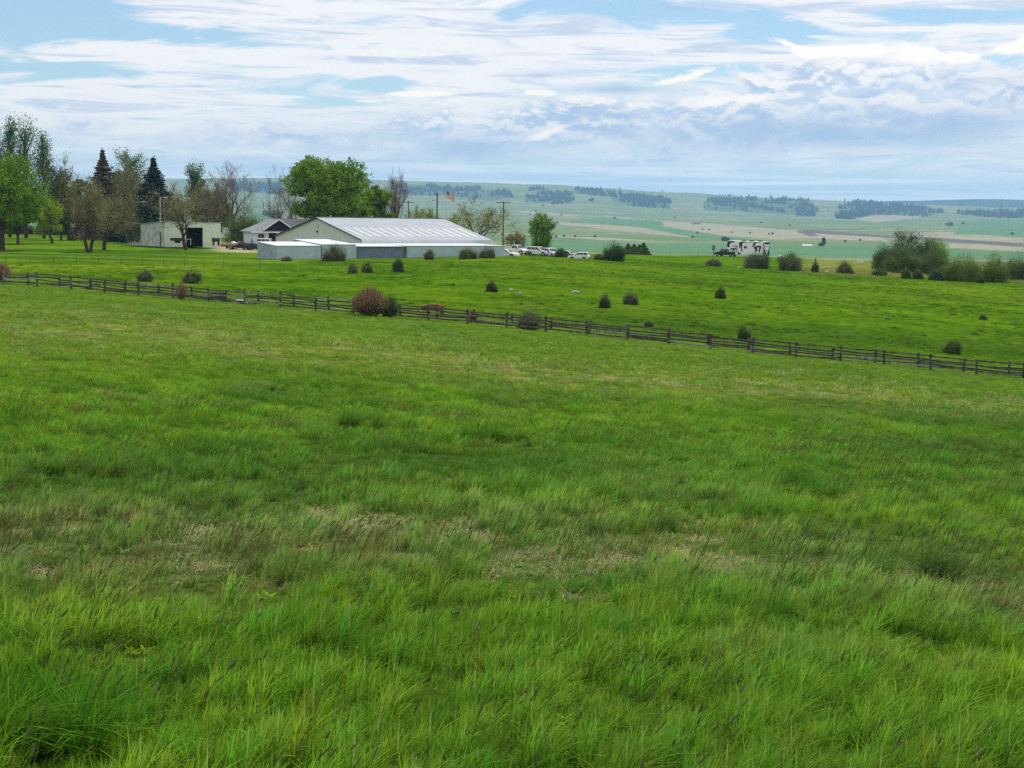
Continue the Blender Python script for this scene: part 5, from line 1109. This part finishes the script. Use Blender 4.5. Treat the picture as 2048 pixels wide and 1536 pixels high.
far_building(1560, 513.5, 5, 3.5, 'tiny white farmhouse just right of the travel trailer'); far_building(1742, 482, 5, 3, 'tiny white building left of the twiggy dark tree'); far_building(1620, 493, 4, 3, 'little shed at the end of the long white farm building', wall='far_scrub') if False else None
p = gp(1720, 396, .0); p = at(1720.5, 523, 420); t = thing('stock_tank', 'low white stock tank behind the tan scrub', 'tank', p); MB().tube((0, 0, -.6), (0, 0, .45), .85, .85, 20).build('tank', M['white_paint'], t); MB().tube((0, 0, .45), (0, 0, .5), .88, .88, 20).build('rim', M['pole_grey'], t)
# ------------------------------------------------------------------ grass: tuft meshes set out over the ground
def grass_mat(name, kind):
    m = bpy.data.materials.new(name); m.use_nodes = True; g = NG(m.node_tree); b = g.n['Principled BSDF']; out = g.n['Material Output']
    a = g.new('ShaderNodeAttribute', attribute_name='tint', attribute_type='INSTANCER'); gi = g.new('ShaderNodeNewGeometry').outputs['Random Per Island']
    k = g.m('ADD', g.m('MULTIPLY', gi, 1.5), 1.35); vm = g.new('ShaderNodeVectorMath', operation='SCALE')
    src = a.outputs['Color']
    if kind == 'head': src = g.mix(.72, src, (.060, .045, .036, 1))
    if kind == 'stem': src = g.mix(.45, src, (.09, .12, .035, 1))
    if kind == 'blade':
        src = g.mix(g.m('MULTIPLY', g.ss(gi, .985, .99), .4), src, (.20, .18, .09, 1))           # a few dead blades
        src = g.mix(g.m('MULTIPLY', g.ss(gi, .30, .10), .35), src, (.03, .08, .012, 1))
    g.l.new(src, vm.inputs[0]); g.l.new(k, vm.inputs[3])
    g.l.new(vm.outputs[0], b.inputs['Base Color']); b.inputs['Roughness'].default_value = .7; b.inputs['Specular IOR Level'].default_value = .02
    tr = g.new('ShaderNodeBsdfTranslucent'); g.l.new(vm.outputs[0], tr.inputs[0]); mx = g.new('ShaderNodeMixShader'); mx.inputs[0].default_value = .34 if kind != 'head' else .2
    g.l.new(b.outputs[0], mx.inputs[1]); g.l.new(tr.outputs[0], mx.inputs[2]); g.l.new(mx.outputs[0], out.inputs[0]); return m
MG = {'blade': grass_mat('grass_blade', 'blade'), 'head': grass_mat('seed_head', 'head'), 'stem': grass_mat('grass_stem', 'stem')}
def blades(rng, n, rad, L, wd, droop, segs=3, wind=.12, base=None):
    th = rng.uniform(0, 6.283, n); q = np.sqrt(rng.random(n))*rad; b0 = np.stack([np.cos(th)*q, np.sin(th)*q, np.full(n, -.03)], 1)
    if base is not None: b0 = base
    ln = L*rng.uniform(.5, 1.1, n); dr = rng.uniform(0, 6.283, n); out = np.stack([np.cos(dr), np.sin(dr), np.zeros(n)], 1)
    dp = droop*rng.uniform(.3, 1.3, n); sd_ = np.stack([-np.sin(dr), np.cos(dr), np.zeros(n)], 1); tw = rng.uniform(-1, 1, n)[:, None]; sd_ = sd_*np.cos(tw)+out*np.sin(tw)
    V = []
    for k in range(segs+1):
        t = k/segs; c = b0+np.array([0, 0, 1])*(ln*(t-.42*dp*t*t))[:, None]+out*(ln*dp*.75*t**1.8)[:, None]+np.array([wind, 0, 0])*(ln*t*t)[:, None]
        w_ = (wd*rng.uniform(.8, 1.2, n)*(1-.15*t) if k < segs else np.full(n, wd*.10))[:, None] if k < segs else np.full((n, 1), wd*.12)
        V += [c-sd_*w_*.5, c+sd_*w_*.5]
    V = np.stack(V, 1).reshape(-1, 3); m = (segs+1)*2; base_ = (np.arange(n)*m)[:, None]
    Q = np.concatenate([base_+np.array([[2*k, 2*k+1, 2*k+3, 2*k+2]]) for k in range(segs)], 0)
    return V, Q
def tuft_obj(name, parts):
    """parts: list of (V,Q,matkey)"""
    V = []; Q = []; mi = []; o = 0; mats = [MG['blade'], MG['head'], MG['stem']]; ix = {'blade': 0, 'head': 1, 'stem': 2}
    for v, q, k in parts: V.append(v); Q.append(q+o); mi += [ix[k]]*len(q); o += len(v)
    ob = fastmesh(name, np.concatenate(V), np.concatenate(Q), mats, mi=mi); COL.objects.unlink(ob); return ob
def foxtail(rng, n, rad, L, hl=.085, hr=.0055, lean=.16, stem=.0022):
    parts = []; S_ = []; Hh = []
    for i in range(n):
        th = rng.uniform(0, 6.28); b0 = np.array([math.cos(th), math.sin(th), 0])*rad*math.sqrt(rng.random()); ln = L*rng.uniform(.8, 1.2); d = np.array([lean*rng.uniform(.3, 2.0), rng.normal()*.10, 1.0]); d /= np.linalg.norm(d)
        m1 = b0+d*ln*.5; d2 = d+np.array([.12+rng.normal()*.06, rng.normal()*.06, 0]); d2 /= np.linalg.norm(d2); e = m1+d2*ln*.5; S_ += [[*b0, *m1, stem, stem], [*m1, *e, stem, stem*.8]]
        d3 = d2+np.array([.30*rng.uniform(.2, 1.6), rng.normal()*.12, 0]); d3 /= np.linalg.norm(d3); h = hl*rng.uniform(.6, 1.25); r = hr*rng.uniform(.8, 1.2)
        p0 = e; 
        for (a, b_, ra, rb_) in ((0, .22, r*.35, r), (.22, .72, r, r*.95), (.72, 1.0, r*.95, r*.25)): Hh.append([*(p0+d3*h*a), *(p0+d3*h*b_), ra, rb_])
    v, q = tubes(S_, 3); parts.append((v, q, 'stem')); v, q = tubes(Hh, 5); parts.append((v, q, 'head')); return parts
rg_ = np.random.default_rng(42); TUF = []
def addt(nm, parts): TUF.append(tuft_obj('grass_tuft_%s' % 'abcdefghijklmnopqrstuvwxyz'[len(TUF)], parts))
# 0-3 near green tufts, 4 arching dark clump, 5-6 dry thatch, 7-9 foxtails, 10-12 mid clumps, 13-14 far clumps, 15 mid dry, 16 broad-leaved weed
for i in range(4): v, q = blades(rg_, 46, [.12, .09, .14, .07][i], [.36, .42, .30, .46][i], [.0065, .007, .006, .008][i], [.6, .8, 1.0, .6][i], 4, .14); addt('', [(v, q, 'blade')])
v, q = blades(rg_, 150, .10, .62, .0075, 1.15, 5, .05); addt('', [(v, q, 'blade')])
for i in range(2): v, q = blades(rg_, 60, .20, .26, .0042, 1.5, 3, .02); v[:, 2] *= .6; addt('', [(v, q, 'blade')])
for i in range(3): addt('', foxtail(rg_, [3, 5, 2][i], [.16, .25, .1][i], [.58, .62, .54][i], hr=.0066, lean=.22))
for i in range(3): v, q = blades(rg_, 44, [.24, .16, .3][i], [.30, .38, .26][i], .012, [.6, .8, 1.0][i], 3); addt('', [(v, q, 'blade')])
for i in range(2): v, q = blades(rg_, 40, .42, [.26, .22][i], .034, .9, 2); addt('', [(v, q, 'blade')])
v, q = blades(rg_, 34, .34, .30, .013, 1.2, 3); addt('', [(v, q, 'blade')])
v, q = blades(rg_, 26, .10, .20, .035, 1.1, 3, .0); addt('', [(v, q, 'blade')])
gcoll = bpy.data.collections.new('grass_tufts')
for o in TUF: gcoll.objects.link(o)
def scatter(y0, y1, dens, rng, half=.365):
    """even random points in the wedge of ground in view, with margin"""
    A = half*(y1*y1-y0*y0); n = int(A*dens); y = np.sqrt(rng.uniform(y0*y0, y1*y1, n)); x = rng.uniform(-half, half, n)*y+rng.normal(size=n)*.3; return x, y
RG = np.random.default_rng(8)
def field(name, label, cat, sets, mat0):
    PX, SC, RO, IX, TI = [], [], [], [], []
    for (x, y, idx_, sc, jit, tmod) in sets:
        z = H(x, y); C, D_, c, r = gcol(x, y, z); n = len(x)
        C = tmod(C.copy(), D_, c, r, x, y) if tmod else C
        C = C*RG.uniform(1-jit, 1+jit, (n, 1))*np.array([1.0, 1, .95]); C = C*(1+RG.normal(size=(n, 3))*np.array([.14, .05, .10]))
        PX.append(np.stack([x, y, z-.01], 1)); SC.append(sc); RO.append(RG.uniform(-.35, .35, n)); IX.append(idx_); TI.append(np.clip(C, .004, .9))
    P = np.concatenate(PX); n = len(P); me = bpy.data.meshes.new(name); me.vertices.add(n); me.vertices.foreach_set('co', P.astype(np.float32).ravel())
    def at_(nm, typ, arr, key='value'): a = me.attributes.new(nm, typ, 'POINT'); a.data.foreach_set(key, arr)
    at_('size', 'FLOAT', np.concatenate(SC).astype(np.float32)); at_('turn', 'FLOAT', (np.concatenate(RO)+0).astype(np.float32)); at_('pick', 'INT', np.concatenate(IX).astype(np.int32))
    T_ = np.concatenate(TI); at_('tint', 'FLOAT_COLOR', np.concatenate([T_, np.ones((n, 1))], 1).astype(np.float32).ravel(), 'color')
    o = link(bpy.data.objects.new(name, me)); tag(o, label, cat, kind='stuff'); me.materials.append(mat0)
    ng = bpy.data.node_groups.new(name+'_scatter', 'GeometryNodeTree'); ng.interface.new_socket('Geometry', in_out='INPUT', socket_type='NodeSocketGeometry'); ng.interface.new_socket('Geometry', in_out='OUTPUT', socket_type='NodeSocketGeometry')
    N_ = ng.nodes; L = ng.links; gi = N_.new('NodeGroupInput'); go = N_.new('NodeGroupOutput'); ip = N_.new('GeometryNodeInstanceOnPoints'); ci = N_.new('GeometryNodeCollectionInfo')
    ci.inputs['Collection'].default_value = gcoll; ci.inputs['Separate Children'].default_value = True; ci.inputs['Reset Children'].default_value = True; ip.inputs['Pick Instance'].default_value = True
    def na(nm, typ): k = N_.new('GeometryNodeInputNamedAttribute'); k.data_type = typ; k.inputs['Name'].default_value = nm; return k.outputs[0]
    cx = N_.new('ShaderNodeCombineXYZ'); L.new(na('turn', 'FLOAT'), cx.inputs[2]); er = N_.new('FunctionNodeEulerToRotation'); L.new(cx.outputs[0], er.inputs[0])
    L.new(gi.outputs[0], ip.inputs['Points']); L.new(ci.outputs[0], ip.inputs['Instance']); L.new(na('pick', 'INT'), ip.inputs['Instance Index']); L.new(er.outputs[0], ip.inputs['Rotation']); L.new(na('size', 'FLOAT'), ip.inputs['Scale']); L.new(ip.outputs[0], go.inputs[0])
    md = o.modifiers.new('scatter', 'NODES'); md.node_group = ng; print('FIELD', name, n); return o
def tm_green(C, D, c, r, x, y): return lerp(C, C_(.26, .22, .14), D*.25)
def tm_dry(C, D, c, r, x, y): return lerp(C, C_(.25, .235, .125), np.full(len(C), .9))
def tm_dark(C, D, c, r, x, y): return C*np.array([.48, .62, .5])
def keep(t, m): return tuple(a[m] if isinstance(a, np.ndarray) else a for a in t)
near = []
x, y = scatter(7.5, 19, 46, RG); z = H(x, y); C, D, c, r = gcol(x, y, z)
gl = fbm(x/.75, y/.75, 12, 3)
sc = (.42+.70*sst(gl, .40, .62))*RG.uniform(.7, 1.3, len(x))*(1-.35*D); near.append((x, y, RG.integers(0, 4, len(x)), sc, .24, tm_green))
x, y = scatter(19, 34, 26, RG); z = H(x, y); C, D, c, r = gcol(x, y, z); band_ = band(r, 1110, 70)
gl = fbm(x/1.0, y/1.0, 13, 3); sc = (.45+.8*sst(gl, .36, .66))*RG.uniform(.8, 1.2, len(x))*(1-.45*D)*(1-.30*band_); near.append((x, y, RG.integers(0, 4, len(x)), sc*1.08, .24, tm_green))
x, y = scatter(7.5, 34, 22, RG); z = H(x, y); C, D, c, r = gcol(x, y, z); k = RG.random(len(x)) < np.clip(D*.9+.05, 0, 1); x, y = x[k], y[k]; near.append((x, y, RG.integers(5, 7, len(x)), RG.uniform(.8, 1.5, len(x)), .18, tm_dry))
# darker arching clumps
sp_ = [(1890, 1165, 1.25), (1730, 1150, .8), (1950, 1275, 1.1), (1975, 1270, .9), (40, 1500, 1.7), (95, 1510, 1.5), (5, 1470, 1.6), (60, 1450, 1.3), (585, 1160, 1.0), (560, 1150, .9), (1480, 985, 1.0), (1615, 990, 1.3), (1590, 1000, 1.0), (1880, 1065, .9), (1560, 1240, .8), (930, 880, .9), (700, 860, 1.2), (990, 880, 1.0), (1180, 1075, .7), (1640, 1325, .7), (530, 1400, .7), (240, 1450, .6), (1340, 1060, .6), (170, 1300, .5)]
xs, ys_, ss_ = [], [], []
for c_, r_, s_ in sp_:
    p = hit(c_, r_); 
    for q in range(5): xs.append(p[0]+RG.normal()*.16*s_*(p[1]/14)**.7); ys_.append(p[1]+RG.normal()*.25*s_); ss_.append(s_*RG.uniform(.6, 1.0)*(1 if p[1] < 22 else 1.4))
xr, yr = scatter(8, 60, .10, RG); xs = np.concatenate([xs, xr]); ys_ = np.concatenate([ys_, yr]); ss_ = np.concatenate([ss_, RG.uniform(.4, .8, len(xr))])
near.append((xs, ys_, np.full(len(xs), 4), ss_, .1, tm_dark))
# seed heads
x, y = scatter(7.5, 46, 8.5, RG); z = H(x, y); C, D, c, r = gcol(x, y, z)
pr = .05+.75*band(r, np.interp(c, [0, 800, 1400, 2048], [1100, 1110, 1150, 1200]), 70)*sst(fbm(x/2.4, y/2.4, 19, 3), .38, .55)+.22*sst(r, 1180, 1300)*sst(fbm(x/3, y/3, 29, 3), .42, .6)+.25*sst(r, 1100, 1030)*sst(r, 760, 860)*sst(fbm(x/4, y/4, 39, 3), .5, .65)+.5*band(c, 210, 200)*sst(r, 1120, 1200)
k = RG.random(len(x)) < pr; x, y = x[k], y[k]; near.append((x, y, RG.integers(7, 10, len(x)), RG.uniform(.8, 1.2, len(x))*np.interp(y, [8, 20, 46], [1.0, 1.05, 1.15]), .2, None))
x, y = scatter(8, 30, .7, RG); near.append((x, y, np.full(len(x), 16), RG.uniform(.6, 1.3, len(x)), .15, None))
field('meadow_grass', 'tall meadow grass with dry thatch and seed heads in the foreground', 'grass', near, MG['blade'])
mid = []
x, y = scatter(34, 66, 7.5, RG); gl = fbm(x/1.4, y/1.4, 14, 3); z = H(x, y); C, D, c, r = gcol(x, y, z)
mid.append((x, y, RG.integers(10, 13, len(x)), (.65+.75*sst(gl, .3, .7))*RG.uniform(.75, 1.25, len(x)), .2, tm_green))
k = RG.random(len(x)) < np.clip(D*.5, 0, 1)*.5; mid.append((x[k], y[k], np.full(int(k.sum()), 15), RG.uniform(.6, 1.2, int(k.sum())), .2, tm_dry))
x, y = scatter(66, 134, 3.6, RG); gl = fbm(x/5, y/5, 16, 3); z = H(x, y); C, D, c, r = gcol(x, y, z); near_f = 1-.35*sst(y, 100, 118)
mid.append((x, y, np.where(RG.random(len(x)) < .5, RG.integers(10, 13, len(x)), RG.integers(13, 15, len(x))), (.55+.7*sst(gl, .35, .7))*RG.uniform(.7, 1.25, len(x))*near_f, .24, tm_green))
k = RG.random(len(x)) < np.clip(D, 0, 1)*.30; mid.append((x[k], y[k], np.full(int(k.sum()), 15), RG.uniform(.7, 1.4, int(k.sum())), .2, tm_dry))
field('middle_grass', 'rough grass of the meadow sloping down to the rail fence', 'grass', mid, MG['blade'])
far = []
x, y = scatter(134, 330, .75, RG); z = H(x, y); c, r = photo_cr(x, y, z); k = (lawn_mask(c, y) < .3) & ~((c > 400) & (c < 1060) & (y > 262)); x, y = x[k], y[k]
gl = fbm(x/8, y/8, 17, 3); far.append((x, y, RG.integers(13, 15, len(x)), (.4+.75*sst(gl, .4, .75))*RG.uniform(.6, 1.3, len(x)), .26, lambda C, *a: C*.80))
# darker weeds dotted over the pasture
x, y = scatter(134, 260, .010, RG); z = H(x, y); c, r = photo_cr(x, y, z); k = lawn_mask(c, y) < .3; x, y = x[k], y[k]; far.append((x, y, np.full(len(x), 13), RG.uniform(.8, 1.5, len(x)), .2, lambda C, *a: C*.30))
x, y = scatter(140, 300, .012, RG); z = H(x, y); c, r = photo_cr(x, y, z); k = lawn_mask(c, y) < .3; x, y = x[k], y[k]; far.append((x, y, np.full(len(x), 15), RG.uniform(.6, 1.1, len(x)), .2, tm_dry))
# dry scrub along the brow
x, y = scatter(285, 335, .5, RG); z = H(x, y); c, r = photo_cr(x, y, z); k = (c > 1600); x, y = x[k], y[k]; far.append((x, y, np.where(RG.random(len(x)) < .5, 15, 13), RG.uniform(1.2, 2.6, len(x)), .3, lambda C, *a: lerp(C, C_(.16, .13, .06), RG.random(len(C))*.8)))
field('pasture_grass', 'bright grass and weeds of the pasture beyond the fence', 'grass', far, MG['blade'])
# ------------------------------------------------------------------ air
hz = MB().box(-10200, 10200, -45, 15950, -140, 300).build('haze', [bpy.data.materials.new('air')])
hm = hz.data.materials[0]; hm.use_nodes = True; g = NG(hm.node_tree); g.n.clear()
pv = g.new('ShaderNodeVolumePrincipled'); pv.inputs['Color'].default_value = (.36, .68, 1.0, 1); pv.inputs['Density'].default_value = 0.000062; pv.inputs['Anisotropy'].default_value = .45
o_ = g.new('ShaderNodeOutputMaterial'); g.l.new(pv.outputs[0], o_.inputs['Volume'])
tag(hz, 'thin blue air that fades the far hills', 'haze', kind='stuff')
